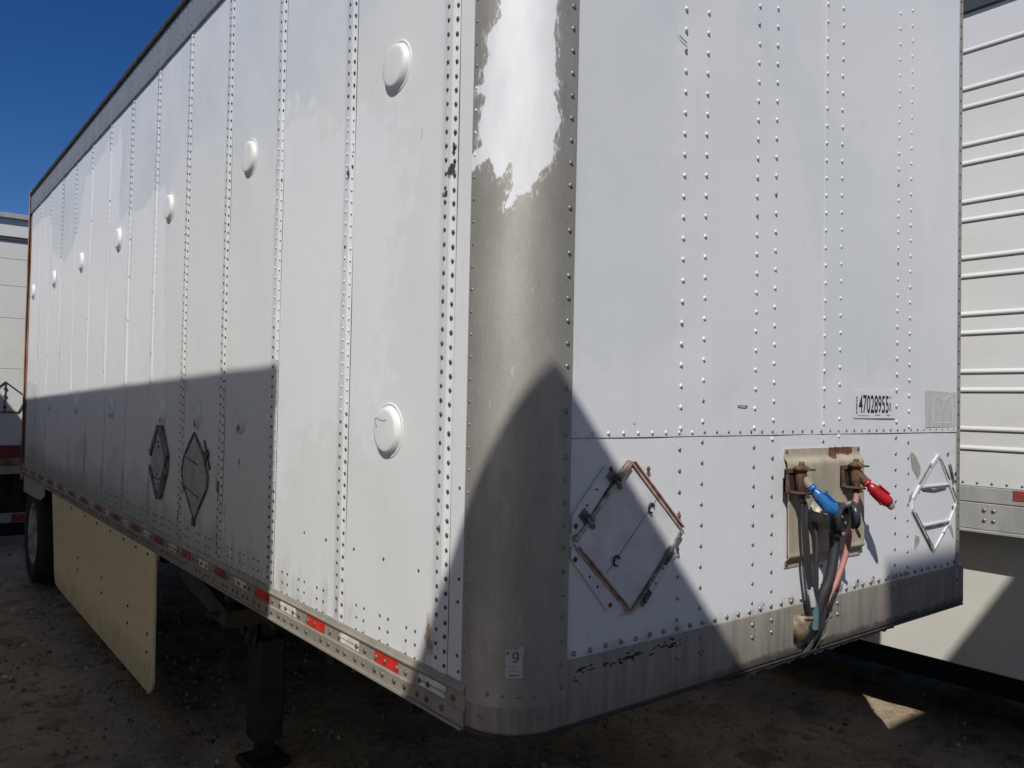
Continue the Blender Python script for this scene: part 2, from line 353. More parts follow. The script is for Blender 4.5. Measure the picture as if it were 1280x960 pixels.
# ================================================================ MAIN TRAILER (left wall x=0, front y=0)
Lr, Wd, ZB, ZT = 8.12, 2.56, 1.0875, 3.69
T = thing('box_trailer', 'white riveted box trailer with patchy repaint, bare metal corner post and cream side skirt', 'trailer', (1.28, 4.06, 0), world=True)
seams = [.243] + [.850 + .5975 * k for k in range(0, 13)]
T1 = [(8.3, 3.50), (7.43, 3.50), (6.88, 3.47), (6.72, 3.12), (6.34, 3.0), (6.07, 2.92), (5.74, 3.03), (5.59, 3.11), (5.45, 3.26), (5.33, 3.49), (5.07, 3.49), (4.63, 3.55), (4.59, 3.60), (4.53, 3.5), (4.27, 3.51), (4.22, 3.60), (4.16, 3.48), (4.16, 3.36), (4.2, 2.97), (4.05, 2.97), (3.84, 2.96), (3.59, 2.94), (3.38, 2.98), (3.17, 3.0), (3.09, 2.98), (3.09, 2.72), (3.02, 1.89),
      (3.05, 1.55), (3.3, 1.32), (3.6, 1.45), (3.8, 1.30), (4.1, 1.52), (4.4, 1.30), (4.9, 1.36), (5.05, 1.55), (5.4, 1.40), (5.5, 1.22), (6.3, 1.20), (6.8, 1.16), (7.1, 1.5), (7.35, 1.9), (8.3, 1.95)]
T1b = [(1.50, 2.95), (1.22, 2.90), (1.05, 2.76), (.90, 2.80), (.60, 2.72), (.50, 2.50), (.55, 2.30), (.62, 1.95), (.60, 1.70), (.72, 1.62), (.86, 1.80), (1.0, 1.74), (1.25, 1.70), (1.42, 1.45), (1.48, 1.5), (1.5, 2.2)]
def side_attrs(U, V):   # U=y, V=z
    ta = np.maximum(sdf(T1, U, V), sdf(T1b, U, V) * .18)
    tb = np.minimum(3.05 - U, .0 + (2.95 + .15 * np.sin(U * 3)) - V) * .6
    tb = np.minimum(tb, .5)
    st = np.zeros(U.shape); sc = np.zeros(U.shape)
    for (y, z, ry, rz, a) in [(.335, 1.17, .035, .11, .75), (.36, 1.10, .05, .05, .55), (.90, 1.13, .03, .12, .6), (1.50, 1.15, .03, .10, .55), (2.09, 1.2, .03, .16, .65), (2.69, 1.22, .035, .18, .6), (3.30, 1.2, .04, .15, .6), (3.88, 1.2, .04, .16, .5), (2.13, 1.45, .05, .09, .6), (2.10, 1.30, .04, .05, .5)]:
        st = np.maximum(st, a * np.exp(-((U - y) / ry) ** 2 - ((V - z) / rz) ** 2))
    for (y, z, ry, rz, a) in [(.27, 2.46, .03, .028, .95), (.30, 2.40, .03, .012, 1.0), (.26, 2.52, .012, .04, .8), (.89, 2.58, .02, .03, .9), (.86, 2.65, .01, .02, .8), (.36, 2.62, .004, .02, .8), (2.10, 1.42, .05, .07, .8), (2.15, 1.50, .025, .04, .8), (2.3, 1.3, .02, .05, .7), (2.0, 1.25, .03, .06, .6), (1.84, 1.55, .03, .04, .7), (.29, 1.48, .012, .03, .8), (4.5, 1.2, .02, .1, .7), (5.2, 1.25, .02, .12, .8), (3.95, 1.2, .02, .13, .7), (7.2, 1.8, .02, .08, .6), (1.9, 1.7, .015, .06, .6)]:
        sc = np.maximum(sc, a * np.exp(-((U - y) / ry) ** 2 - ((V - z) / rz) ** 2))
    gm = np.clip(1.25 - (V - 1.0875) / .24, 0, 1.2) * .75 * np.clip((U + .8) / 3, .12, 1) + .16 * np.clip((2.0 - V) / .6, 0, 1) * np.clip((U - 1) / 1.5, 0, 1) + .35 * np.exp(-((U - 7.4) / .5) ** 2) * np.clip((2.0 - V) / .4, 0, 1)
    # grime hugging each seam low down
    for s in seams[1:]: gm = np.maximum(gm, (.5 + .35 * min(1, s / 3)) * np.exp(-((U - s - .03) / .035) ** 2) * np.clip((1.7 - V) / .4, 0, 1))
    return {'tone_a': ta, 'tone_b': tb, 'stain': st, 'scuff': sc, 'grime': gm}
def side_pos(seed, y0, strip=True):
    def f(U, V):
        d = U - y0
        h = waves(U, V, seed, .0015, .5)
        if strip: h = h + np.where(d < .066, .0026, 0) + .0028 * np.exp(-((d - .029) / .011) ** 2)
        env = np.minimum(1, np.abs(d) / .02)
        return np.stack([-h * env - .0005, U, V], -1)
    return f
zs_f = np.linspace(ZB, ZT, 150)
def bnd(y0, y1, dy):
    a = [y0, y0 + .004, y0 + .012, y0 + .018, y0 + .024, y0 + .029, y0 + .034, y0 + .040, y0 + .046, y0 + .062, y0 + .068]; b = list(np.linspace(y0 + .09, y1, max(4, int((y1 - y0 - .09) / dy)))); return np.array(a + b)
# plain strip beside the corner post
me = grid_mesh('side_panel', np.linspace(.166, seams[0] - .003, 6), zs_f, side_pos(90, .1, False), side_attrs(*np.meshgrid(np.linspace(.166, seams[0] - .003, 6), zs_f, indexing='ij')), (.008, 0, 0))
link('side_panel', me, 'paint', T, label='narrow white edge strip beside the corner post')
ends = seams[1:] + [Lr - .02]
panels = []
for i, y0 in enumerate(seams):
    y1 = ends[i] - .0035
    if y1 - y0 < .1: continue
    us = bnd(y0, y1, .016 if i < 3 else .028)
    zz = np.linspace(ZB, ZT, 230) if i < 3 else zs_f
    A = side_attrs(*np.meshgrid(us, zz, indexing='ij'))
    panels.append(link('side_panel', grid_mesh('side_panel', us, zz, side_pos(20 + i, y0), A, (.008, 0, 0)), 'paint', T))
for s_ in seams[1:]:  # dark bars filling the seams to stand for the shade in the gaps
    if s_ < Lr - .1: MB().box((-.0002, s_ - .0036, ZB), (.006, s_ + .0002, ZT)).build('seam_shade_bar', 'dark_gap', T)
MB().box((-.0002, seams[0] - .0034, ZB), (.006, seams[0] + .0002, ZT)).build('seam_shade_bar', 'dark_gap', T)
def panel_at(y):
    i = 0
    for k, s in enumerate(seams):
        if y >= s: i = k
    return panels[min(i, len(panels) - 1)]
# core that backs the skin
lp = [(.16 - math.cos(t) * .142, .16 - math.sin(t) * .142, 1.03) for t in np.linspace(0, PI / 2, 10)] + [(Wd - .10, .018, 1.03), (Wd - .018, .10, 1.03), (Wd - .018, Lr - .03, 1.03), (.018, Lr - .03, 1.03)]
MB().prism(lp, (0, 0, 2.83)).build('inner_lining', 'dark_gap', T)
# rivets of the left wall, one mesh per seam and finish
def white_here(y, z):
    return float(np.maximum(sdf(T1, np.array([y]), np.array([z])), sdf(T1b, np.array([y]), np.array([z])))[0]) > 0
for i, y0 in enumerate(seams):
    if Lr - y0 < .12: continue
    md, mw = MB(), MB(); w2 = .052 if i == 0 else .050
    off = .010
    for c, yy in enumerate((y0 + off, y0 + w2)):
        z = ZB + .03 + c * .012
        while z < ZT - .02:
            wh = white_here(yy, z) and random.random() > .04
            r = (.0062 if i == 0 else .0055) * (1 + .08 * random.uniform(-1, 1))
            jy, jz = random.gauss(0, .0006), random.gauss(0, .0007)
            (mw if wh else md).dome((-.0035, yy + jy, z + jz), (-1, 0, 0), r if not wh else r * .85, r * (.62 if not wh else .5), 8 if i < 4 else 6)
            z += .039
    if md.v: md.build('seam_rivets', 'rivet_dark', T, kind='stuff')
    if mw.v: mw.build('seam_rivets', 'rivet_white', T, kind='stuff')
ml = MB()
for z in (1.348, ):
    for y in (.394, .596, .788, .993, 1.169): ml.dome((-.001, y, z), (-1, 0, 0), .0052, .0035)
for k in range(13):
    for pr in (.155, .31, .46):
        for dy in (0, .05):
            y = .25 + .5975 * k + pr + dy
            if k > 0: y -= .0
            if y > Lr - .1: continue
            for z in (1.175, 1.137, 1.099): ml.dome((-.0015, y + random.gauss(0, .001), z), (-1, 0, 0), .0048, .0032, 6)
for z in (1.60, 1.36, 1.30, 1.16, 1.12): ml.dome((-.001, .19 + random.uniform(-.003, .012), z), (-1, 0, 0), .0052, .0035)
ml.build('lower_rivets', 'rivet_dark', T, kind='stuff')
# round pressed caps
def cap(y, z, r=.073, dent=False):
    p = panel_at(y)
    mb = MB(); n = 36
    prof = [(r * 1.12, .0012), (r * 1.09, .004), (r * 1.02, .0045), (r * 1.0, .002), (r * .975, .003), (r * .955, .006), (r * .865, .0185), (r * .79, .0202), (r * .72, .0208), (r * .4, .0212), (.0001, .0214)]
    mb.lathe((0, y, z), (-1, 0, 0), prof, n)
    if dent:
        for k, v in enumerate(mb.v):
            a = (v[1] - y) / r; b = (v[2] - z) / r; q = 1 - .75 * math.exp(-((a - .15) ** 2 * 3 + (b + .05) ** 2 * 2.2)) - .25 * math.sin(a * 5 + b * 4) * math.exp(-(a * a + b * b)) * .6
            mb.v[k] = (v[0] * max(.12, q), v[1], v[2])
    o = mb.build('round_cap', 'paint', p)
    for an in ('tone_a', 'tone_b', 'stain', 'scuff', 'grime'):
        at = o.data.attributes.new(an, 'FLOAT', 'POINT'); val = {'tone_a': .1 if white_here(y, z) else -.2, 'tone_b': .2, 'stain': 0, 'scuff': .0, 'grime': 0}[an]
        vals = np.full(len(o.data.vertices), val, np.float32)
        if dent and an in ('scuff', 'grime'):
            for vi, v in enumerate(o.data.vertices): vals[vi] = (.95 if an == 'scuff' else .7) * math.exp(-(((v.co.y - y) / r + .2) / .45) ** 2 - (((v.co.z - z) / r + .55) / .4) ** 2)
        at.data.foreach_set('value', vals)
    if dent: o['label'] = 'dented round cap'
    return o
for y in (.578, 1.805, 2.999, 4.16, 5.37, 6.57, 7.77): cap(y, 2.843)
for y in (.580, 1.844, 2.441, 3.036, 4.221, 5.401, 6.594): cap(y, 1.737, .076 if y < .6 else .068, dent=y > .6)
for pts in ([(1.9, 1.60), (1.885, 1.56)], [(2.0, 1.36), (2.01, 1.30)], [(1.72, 1.42), (1.71, 1.39)], [(.43, 2.62), (.43, 2.60), (.435, 2.585)]):
    MB().tube([(-.0012, y, z) for y, z in pts], .0009, 4).build('scratch', 'ink_grey', panel_at(pts[0][0]))
MB().tube([(-.018, .640, 1.77), (-.0212, .62, 1.772), (-.0215, .59, 1.765), (-.0212, .565, 1.768)], .0009, 5).build('cap_crack', 'dark_metal', panels[0])
MB().tube([(-.018, .640, 1.772), (-.0205, .628, 1.755), (-.0212, .622, 1.745)], .0015, 5).build('cap_crack', 'dark_metal', panels[0])

# corner post (extruded, curved)
Rc = .15; AL = Rc * PI / 2
def cpos(U, V):
    t = np.clip((U - .040) / Rc, 0, PI / 2)
    x = np.where(U < .040, -.004, np.where(U > .040 + AL, .15 + U - .040 - AL, .15 - .154 * np.cos(t)))
    y = np.where(U < .040, .19 - U, np.where(U > .040 + AL, -.004, .15 - .154 * np.sin(t)))
    lap = -.0035 * np.clip((U - .22) / .07, 0, 1) ** 2 * (3 - 2 * np.clip((U - .22) / .07, 0, 1))
    dn = waves(U * 1.5, V, 5, .0007, .3)
    nx = -np.cos(t); ny = -np.sin(t)
    return np.stack([x + nx * dn, y + ny * dn + lap, V], -1)
cus = np.concatenate([np.linspace(.018, .040, 4), np.linspace(.045, .04 + AL, 46), np.linspace(.04 + AL + .004, .330, 8)])
CP = [(.112, 3.9), (.112, 2.867), (.112, 2.819), (.088, 2.797), (.072, 2.787), (.08, 2.729), (.060, 2.683), (.066, 2.663), (.02, 2.653), (.03, 2.64), (.074, 2.621), (.055, 2.584), (.050, 2.518), (.064, 2.499), (.02, 2.478), (.00, 2.438), (.048, 2.442), (.088, 2.458), (.112, 2.409), (.125, 2.400), (.148, 2.436), (.152, 2.379), (.136, 2.326), (.152, 2.325), (.164, 2.351), (.185, 2.358), (.208, 2.364), (.200, 2.378), (.224, 2.413), (.252, 2.449), (.264, 2.529), (.276, 2.562), (.256, 2.624), (.268, 2.645), (.256, 2.703), (.258, 2.777), (.26, 2.868), (.26, 3.9)]
CP = [(a - .004, b) for a, b in CP]
czs = np.concatenate([np.linspace(1.06, 2.28, 120), np.linspace(2.286, 2.95, 120), np.linspace(2.97, 3.87, 30)])
CU, CV = np.meshgrid(cus, czs, indexing='ij')
corner = link('corner_post', grid_mesh('corner_post', cus, czs, cpos, {'patch': sdf(CP, CU, CV)}, (.006, .006, 0)), 'corner', T, label='bare weathered metal corner post with a torn patch of white paint')
def cpt(s, z=0):
    p = cpos(np.array([[s]]), np.array([[z]]))[0, 0]; t = min(max((s - .04) / Rc, 0), PI / 2); return Vector(p), Vector((-math.cos(t), -math.sin(t), 0))
mr, mw = MB(), MB(); z = 1.10
while z < 3.85:
    for s, r in ((.0315, .0042), (.312, .0068)):
        p, n = cpt(s, z + (0 if s > .1 else .02)); wh = s < .1 and 2.42 < p.z < 2.70
        (mw if wh else mr).dome(p, n, r * random.uniform(.95, 1.05), r * .62, 10)
    z += .059
for s in (.11, .15, .19, .23, .27): p, n = cpt(s, 1.093 - .006 * random.random()); mr.dome(p, n, .006, .0035, 8)
mr.build('post_rivets', 'rivet_mid', corner, kind='stuff'); mw.build('post_rivets', 'rivet_white', corner, kind='stuff')
# inspection sticker wrapped round the post
def wrap(poly_us, poly_vs, off, name, m, parent, nseg=8):
    mb = MB(); us = np.linspace(poly_us[0], poly_us[1], nseg); V = []
    for s in us:
        p, n = cpt(s); V += [(p.x + n.x * off, p.y + n.y * off, poly_vs[0]), (p.x + n.x * off, p.y + n.y * off, poly_vs[1])]
    mb.add(V, [(2 * i, 2 * i + 2, 2 * i + 3, 2 * i + 1) for i in range(nseg - 1)], True); return mb
dm = wrap((.157, .198), (1.137, 1.208), .0012, '', None, None)
w2 = wrap((.186, .202), (1.195, 1.215), .0012, '', None, None); dm.add(w2.v, w2.f, True)
decal = dm.build('inspection_decal', 'sticker_old', corner, label='torn numbered inspection decal')
nine = MB()
def stroke(pts, w=.0042, off=.0020):
    for a, b in zip(pts[:-1], pts[1:]):
        V = []
        dx, dz = b[0] - a[0], b[1] - a[1]; L = math.hypot(dx, dz) + 1e-9; nx, nz = -dz / L * w / 2, dx / L * w / 2
        for (s, z) in ((a[0] + nx, a[1] + nz), (b[0] + nx, b[1] + nz), (b[0] - nx, b[1] - nz), (a[0] - nx, a[1] - nz)):
            p, n = cpt(s); V.append((p.x + n.x * off, p.y + n.y * off, z))
        nine.add(V, [(0, 1, 2, 3)])
cx, cz = .181, 1.193
stroke([(cx + .0065 * math.cos(t), cz + .008 * math.sin(t)) for t in np.linspace(0, 2 * PI, 14)])
stroke([(cx + .0065, cz), (cx + .0060, cz - .010), (cx + .003, cz - .0155), (cx - .003, cz - .0155), (cx - .0065, cz - .012)])
stroke([(.160, 1.196), (.165, 1.203)])
for zz, a, b, w in ((1.166, .172, .186, .0012), (1.160, .172, .182, .0012), (1.154, .165, .190, .0015), (1.1435, .166, .190, .0030)): stroke([(a, zz), (b, zz)], w)
nine.build('decal_print', 'ink_grey', decal)

# ---- rails
def profile_rail(name, pts, y0, y1, m, axis='y'):
    mb = MB(); mb.prism([(x, y0, z) for x, z in pts], (0, y1 - y0, 0)); return mb.build(name, m, T)
br = profile_rail('bottom_rail', [(.05, .990), (-.010, .990), (-.012, 1.028), (-.006, 1.031), (-.006, 1.070), (-.012, 1.074), (-.014, 1.080), (-.010, 1.086), (-.006, 1.0965), (-.004, 1.0975), (.05, 1.0975)], .150, Lr, 'alu')
profile_rail('rail_lip', [(.02, .982), (-.018, .982), (-.018, .9895), (.02, .9895)], .152, Lr, 'alu')
profile_rail('top_rail', [(.03, ZT - .012), (-.012, ZT - .012), (-.014, ZT), (-.008, ZT + .01), (-.008, 3.868), (.03, 3.868)], .0, Lr, 'toprail')
profile_rail('roof_edge', [(.05, 3.870), (-.022, 3.870), (-.026, 3.882), (-.022, 3.900), (-.008, 3.912), (.05, 3.916)], .0, Lr + .02, 'cap')
mb = MB()
y = .2
while y < Lr - .1:
    for z in (ZT + .03, 3.84): mb.dome((-.008, y, z), (-1, 0, 0), .005, .003, 6)
    y += .075
mb.build('rail_rivets', 'rivet_dark', T, kind='stuff')
mb = MB(); k = 0
y = .20
while y < Lr - .1:
    for dy in (0, .05):
        for z, x in ((1.049, -.006), (1.011, -.011)):
            if random.random() > .12: mb.dome((x, y + dy + random.gauss(0, .002), z), (-1, 0, 0), .0088 if y < 3 else .0075, .006, 8)
    y += .123
mb.build('rail_bolts', 'rivet_rusty', T, kind='stuff')
# curved front rail: wraps the corner then runs along the front
def rail_sheet(name, prof, s0, x1, m):
    # prof: (outward offset, z); path in plan: corner arc then straight front
    path = []
    for t in np.linspace(0, PI / 2, 22): path.append((.15 - math.cos(t) * .15, .15 - math.sin(t) * .15, -math.cos(t), -math.sin(t)))
    for x in np.linspace(.18, x1, 60): path.append((x, 0, 0, -1))
    V = []; n = len(prof)
    for (x, y, nx, ny) in path: V += [(x + nx * o, y + ny * o, z) for o, z in prof]
    F = [(i * n + k, i * n + (k + 1) % n, (i + 1) * n + (k + 1) % n, (i + 1) * n + k) for i in range(len(path) - 1) for k in range(n)]
    mb = MB(); mb.add(V, F, True); mb.add(V[:n], [tuple(range(n))]); mb.add(V[-n:], [tuple(range(n))[::-1]]); return mb.build(name, m, T)
k = NT('streaked_front_rail'); st = k.noise(3.2, 7, .7, (7, 7, .8)); n3 = k.noise(18, 6, .75)
s3 = k.sep(); low = k.ramp(s3[2], 1.06, 1.0); xr = k.ramp(s3[0], .9, 2.0)
c = k.mix(k.ramp(st, .38, .66), (.38, .36, .315), (.24, .225, .20))
c = k.mix(k.math('MULTIPLY', xr, .42), c, (.17, .165, .16))
c = k.mix(k.math('MULTIPLY', k.ramp(k.noise(2.2, 6, .7, (11, 11, .6)), .5, .68), .6), c, (.15, .14, .13))
c = k.mix(k.math('MULTIPLY', k.ramp(n3, .58, .7), .5), c, (.08, .075, .07))
g2 = k.ramp(k.math('ADD', low, k.math('MULTIPLY', k.math('SUBTRACT', n3, .5), 1.2)), .6, 1.0)
c = k.mix(k.math('MULTIPLY', g2, k.ramp(s3[0], .5, 1.1)), c, (.045, .043, .045))
k.bump(n3, .35, .005); MT['frail'] = k.out(k.mix(.35, c, (.17, .135, .10)), .55, .25)
FR = rail_sheet('front_rail', [(.0025, .992), (.0035, 1.0), (.0035, 1.155), (.001, 1.1595), (-.02, 1.1595), (-.02, .992)], 0, 2.545, 'frail')
rail_sheet('front_rail_flange', [(.006, .9835), (.006, .9905), (-.02, .9905), (-.02, .9835)], 0, 2.54, 'dark_metal')
# ragged torn edge hanging below the front rail (right half)
mb = MB(); x = .9; V = []
top = []; bot = []
while x < 1.95: top.append((x, -.004, .9835)); bot.append((x, -.004 - random.random() * .003, .980 - random.random() ** 2 * .012)); x += random.uniform(.012, .03)
n = len(top); mb.add(top + bot, [(i, i + 1, n + i + 1, n + i) for i in range(n - 1)])
mb.build('torn_sealant', 'black', T)
# black scraps of adhesive on the front rail
mb = MB()
for (x, z, n_, w) in [(.30, 1.128, 8, .05), (.40, 1.125, 14, .06), (.46, 1.136, 14, .03), (.61, 1.136, 16, .045), (.59, 1.142, 6, .05), (.24, 1.105, 4, .01), (.265, 1.124, 4, .02), (.75, 1.085, 3, .02), (.55, 1.13, 3, .03)]:
    for _ in range(n_):
        cx, cz = x + random.uniform(-w, w), z + random.uniform(-.010, .010); a, b = random.uniform(.003, .014), random.uniform(.001, .004); q = [(cx + math.cos(t) * a * random.uniform(.6, 1.2), -.0045, cz + math.sin(t) * b * random.uniform(.6, 1.2)) for t in np.linspace(0, 2 * PI, 8)[:-1]]
        mb.prism(q, (0, .0006, 0))
mb.build('adhesive_scraps', 'ink', FR, kind='stuff')

# ---- front wall panels
fx = [.336, 1.405, 2.475]
ZS = 1.738
F1 = [(.64, 3.9), (.62, 3.0), (.60, 2.6), (.66, 2.45), (.58, 2.38), (.62, 2.2), (.60, 2.0), (.40, 1.93), (.25, 1.97), (.21, 1.90), (.20, 1.0), (1.9, 1.0), (2.3, 1.2), (2.3, 1.7), (1.9, 1.95), (1.85, 2.0), (1.75, 1.98), (1.42, 1.93), (1.40, 2.2), (1.3, 2.6), (1.05, 3.0), (.9, 3.05), (.85, 3.9)]
F1b = [(.95, 3.9), (1.0, 3.2), (1.4, 2.9), (1.8, 2.75), (2.0, 2.8), (2.2, 2.5), (2.15, 2.2), (2.3, 3.0), (2.25, 3.9)]
def front_attrs(U, V):  # U=x, V=z
    ta = np.maximum(sdf(F1, U, V) * .35, sdf(F1b, U, V) * .2); tb = np.minimum(.4, (ZS - V) * .5)
    st = np.zeros(U.shape); sc = np.zeros(U.shape)
    for (x, z, rx, rz, a) in [(.50, 1.645, .014, .02, .7), (.645, 1.50, .014, .022, .7), (.43, 1.25, .05, .012, .7), (.64, 1.39, .02, .03, .5)] + [(1.0 + .06 * j + random.uniform(-.01, .01), 1.176, .024, .018, random.choice((.55, .85, 1.0))) for j in range(22)]:
        st = np.maximum(st, a * np.exp(-((U - x) / rx) ** 2 - ((V - z) / rz) ** 2))
    for (x, z, rx, rz, a) in [(.61, 2.915, .018, .006, .95), (.635, 2.905, .010, .006, .9), (.45, 1.775, .012, .006, .75), (.6, 1.22, .06, .05, .52), (.28, 1.205, .006, .014, .8), (.29, 1.24, .005, .005, .8), (.25, 1.215, .02, .004, .5), (.24, 1.27, .02, .006, .5), (1.55, 1.19, .02, .012, .75), (1.66, 1.19, .03, .014, .8), (1.78, 1.19, .025, .012, .75), (1.20, 1.185, .02, .014, .7), (1.08, 1.185, .02, .012, .75), (2.33, 1.18, .03, .012, .7), (1.98, 1.185, .02, .012, .6), (2.12, 1.60, .012, .03, .6), (2.42, 1.25, .02, .02, .6), (.345, 2.0, .10, .0015, .5), (.3, 2.55, .006, .008, .5), (2.42, 1.70, .03, .03, .52), (1.80, 1.22, .04, .02, .45), (.31, 2.2, .005, .004, .5), (.8, 2.02, .008, .003, .6), (1.5, 1.25, .10, .02, .3)]:
        sc = np.maximum(sc, a * np.exp(-((U - x) / rx) ** 2 - ((V - z) / rz) ** 2))
    gm = np.clip(1.0 - (V - 1.16) / .07, 0, 1) * .75 + .25 * np.exp(-((U - .62) / .08) ** 2 - ((V - 1.22) / .05) ** 2)
    gm = np.maximum(gm, .55 * np.exp(-((V - ZS) / .01) ** 2))
    return {'tone_a': ta, 'tone_b': tb, 'stain': st, 'scuff': sc, 'grime': gm, 'even': np.ones(U.shape)}
def dent(U, V, lst):
    h = np.zeros(U.shape)
    for x, z, r, a in lst: h = h + a * np.exp(-((U - x) ** 2 + ((V - z) * 1.0) ** 2) / r ** 2)
    return h
def fpos(seed, lap, xs):
    def f(U, V):
        h = waves(U, V, seed, .0012, .5) + dent(U, V, [(.62, 2.93, .10, -.004), (.63, 2.03, .12, -.003), (.9, 1.85, .06, -.002), (1.9, 1.9, .2, -.003), (1.0, 2.6, .25, -.003), (1.8, 2.75, .25, -.003), (1.45, 1.95, .08, -.002)])
        e = np.minimum(1, np.minimum(U - xs[0], xs[1] - U) / .02).clip(0, 1)
        return np.stack([U, -h * e - lap, V], -1)
    return f
for (x0, x1, z0, z1, lap, sd_) in [(.333, fx[1] - .004, ZS + .0, 3.9, .0020, 1), (fx[1], fx[2], ZS + .0, 3.9, .0030, 2), (.333, fx[1] - .003, 1.1595, ZS - .0015, 0, 3), (fx[1], fx[2], 1.1595, ZS - .0015, 0, 4)]:
    x0_ = x0 - .125 if x0 < .4 else x0
    us = np.arange(x0_, x1 + 1e-6, (x1 - x0_) / 80); zz = np.linspace(z0, z1, 120 if z1 > 2 else 60)
    A = front_attrs(*np.meshgrid(us, zz, indexing='ij'))
    pn = link('front_panel', grid_mesh('front_panel', us, zz, fpos(sd_, lap, (x0_, x1)), A, (0, .01, 0), flip=True), 'paint', T)
# front rivets
fcols = [(.643, 0), (.746, .02), (1.007, 0), (1.110, .025), (1.414, .012), (1.517, .03), (1.938, .02), (2.040, 0)]
mw, md = MB(), MB()
for cx_, of in fcols:
    z = 1.20 + of
    while z < 3.88:
        if abs(z - ZS) > .006:
            wh = float(np.maximum(sdf(F1, np.array([cx_]), np.array([z])), sdf(F1b, np.array([cx_]), np.array([z])))[0]) > -.25 and z > 1.72
            if random.random() < .03: wh = False
            (mw if wh else md).dome((cx_ + random.gauss(0, .0008), -.0025 if z > ZS else -.0005, z), (0, -1, 0), .0068 if wh else .0062, .0048 if wh else .0042, 8)
        z += .0625
xk = .228
while xk < 2.46:
    skip = 1.20 < xk < 1.40 and False
    wh = xk < .7
    (mw if wh else md).dome((xk, -.003, ZS + .0125), (0, -1, 0), .0055 if wh else .0046, .0035, 8); xk += .0585 if xk < 1.4 else .0545
mw.build('front_rivets', 'rivet_white', T, kind='stuff'); md.build('front_rivets', 'rivet_mid', T, kind='stuff')
md = MB(); xk = .233
while xk < 2.46:
    md.dome((xk, -.001, 1.1755 + random.gauss(0, .001)), (0, -1, 0), .0078, .006, 8); xk += .0585
for xx in (.642, .746, 1.0075, 1.112, 1.47, 1.517, 1.927, 2.03):
    for z in (1.131, 1.091): md.dome((xx, -.0035, z), (0, -1, 0), .0075, .0055, 8)
md.build('front_rail_bolts', 'rivet_mid', T, kind='stuff')
# right front corner post, plain
mb = MB(); pts = []
for t in np.linspace(0, PI / 2, 10): pts.append((2.49 + .073 * math.sin(t), .07 - .073 * math.cos(t)))
prof = [(2.468, -.0045), (2.49, -.0045)] + pts + [(2.563, .16), (2.555, .16), (2.555, .02), (2.468, .002)]
mb.prism([(x, y, 1.075) for x, y in prof], (0, 0, 2.80)); rp = mb.build('corner_post', 'corner', T, label='thin right-hand corner post')
a = rp.data.attributes.new('patch', 'FLOAT', 'POINT'); a.data.foreach_set('value', np.full(len(rp.data.vertices), -1, np.float32))
mb = MB(); z = 1.10
while z < 3.85: mb.dome((2.481, -.0045, z), (0, -1, 0), .0055, .0035, 8); z += .055
mb.build('post_rivets', 'rivet_dark', rp, kind='stuff')
MB().box((2.545, .004, 1.0), (2.553, .2, 1.16)).build('rail_end', 'frail', T)
# other walls, roof, floor
MB().box((Wd - .012, .155, 1.09), (Wd, Lr - .03, 3.87)).build('right_wall', 'wall2', T)
MB().box((Wd - .03, .16, .985), (Wd + .008, Lr, 1.088)).build('bottom_rail', 'alu', T)
MB().prism([(x, y, 3.862) for x, y, _ in lp], (0, 0, .043)).build('roof', 'railw', T)
MB().box((.02, .03, 3.80), (Wd - .01, .0305, 3.87)).build('roof_bow', 'alu', T)
MB().prism([(x, y, .992) for x, y, _ in lp], (0, 0, .036)).build('floor', 'black', T)
for i in range(14):
    MB().box((.055, .5 + i * .53, .90), (Wd - .055, .56 + i * .53, .9895)).build('crossmember', 'black', T)
rl = MB(); rl.box((-.016, Lr - .012, .93), (.09, Lr + .05, 3.93), .006); rl.build('rear_post', 'rustpost', T, label='rust brown rear corner post')
MB().box((Wd - .09, Lr - .012, .93), (Wd + .012, Lr + .05, 3.93), .006).build('rear_post', 'rustpost', T)
MB().box((.095, Lr - .01, .93), (Wd - .095, Lr + .045, 1.10)).build('rear_sill', 'rustpost', T)
for s in (0, 1):
    d = MB().box((.10 + s * 1.185, Lr - .005, 1.11), (1.275 + s * 1.185, Lr + .035, 3.86), .005).build('rear_door', 'wall2', T)
    MB().tube([(1.15 + s * .26, Lr + .06, 1.12), (1.15 + s * .26, Lr + .06, 3.84)], .014, 8).build('lock_rod', 'trim', d)
MB().tube([(-.018, Lr - .02, 1.0), (-.020, Lr - .015, 2.2), (-.018, Lr - .02, 3.0), (-.02, Lr - .02, 3.9)], .006, 6).build('edge_trim', 'rustpost', T)
# reflective tape along the bottom rail
for j in range(31):
    yc = .31 + .245 * j
    if yc > Lr - .1: break
    red = j % 2 == 1; L_ = .075 if red else (.07 + .006 * random.random())
    mb = MB(); y0, y1 = yc - L_, yc + L_
    if red: mb.prism([(-.0062, y0 + random.uniform(0, .012), 1.070), (-.0062, y1 - random.uniform(0, .006), 1.069), (-.0062, y1 - random.uniform(0, .02), 1.034), (-.0062, y0 + random.uniform(.0, .008), 1.033)], (-.0012, 0, 0))
    else:
        mb.prism([(-.0062, y0, 1.068), (-.0062, y1 - random.uniform(0, .02), 1.068), (-.0062, y1, 1.052), (-.0062, y0, 1.052)], (-.001, 0, 0)); mb.prism([(-.0062, y0 + .01, 1.048), (-.0062, y1, 1.048), (-.0062, y1 - random.uniform(0, .03), 1.036), (-.0062, y0, 1.036)], (-.001, 0, 0))
    mb.build('reflector_tape', ('red' if j < 6 else 'reddull') if red else 'white_tape', T, label='red reflective tape' if red else 'white reflective tape')

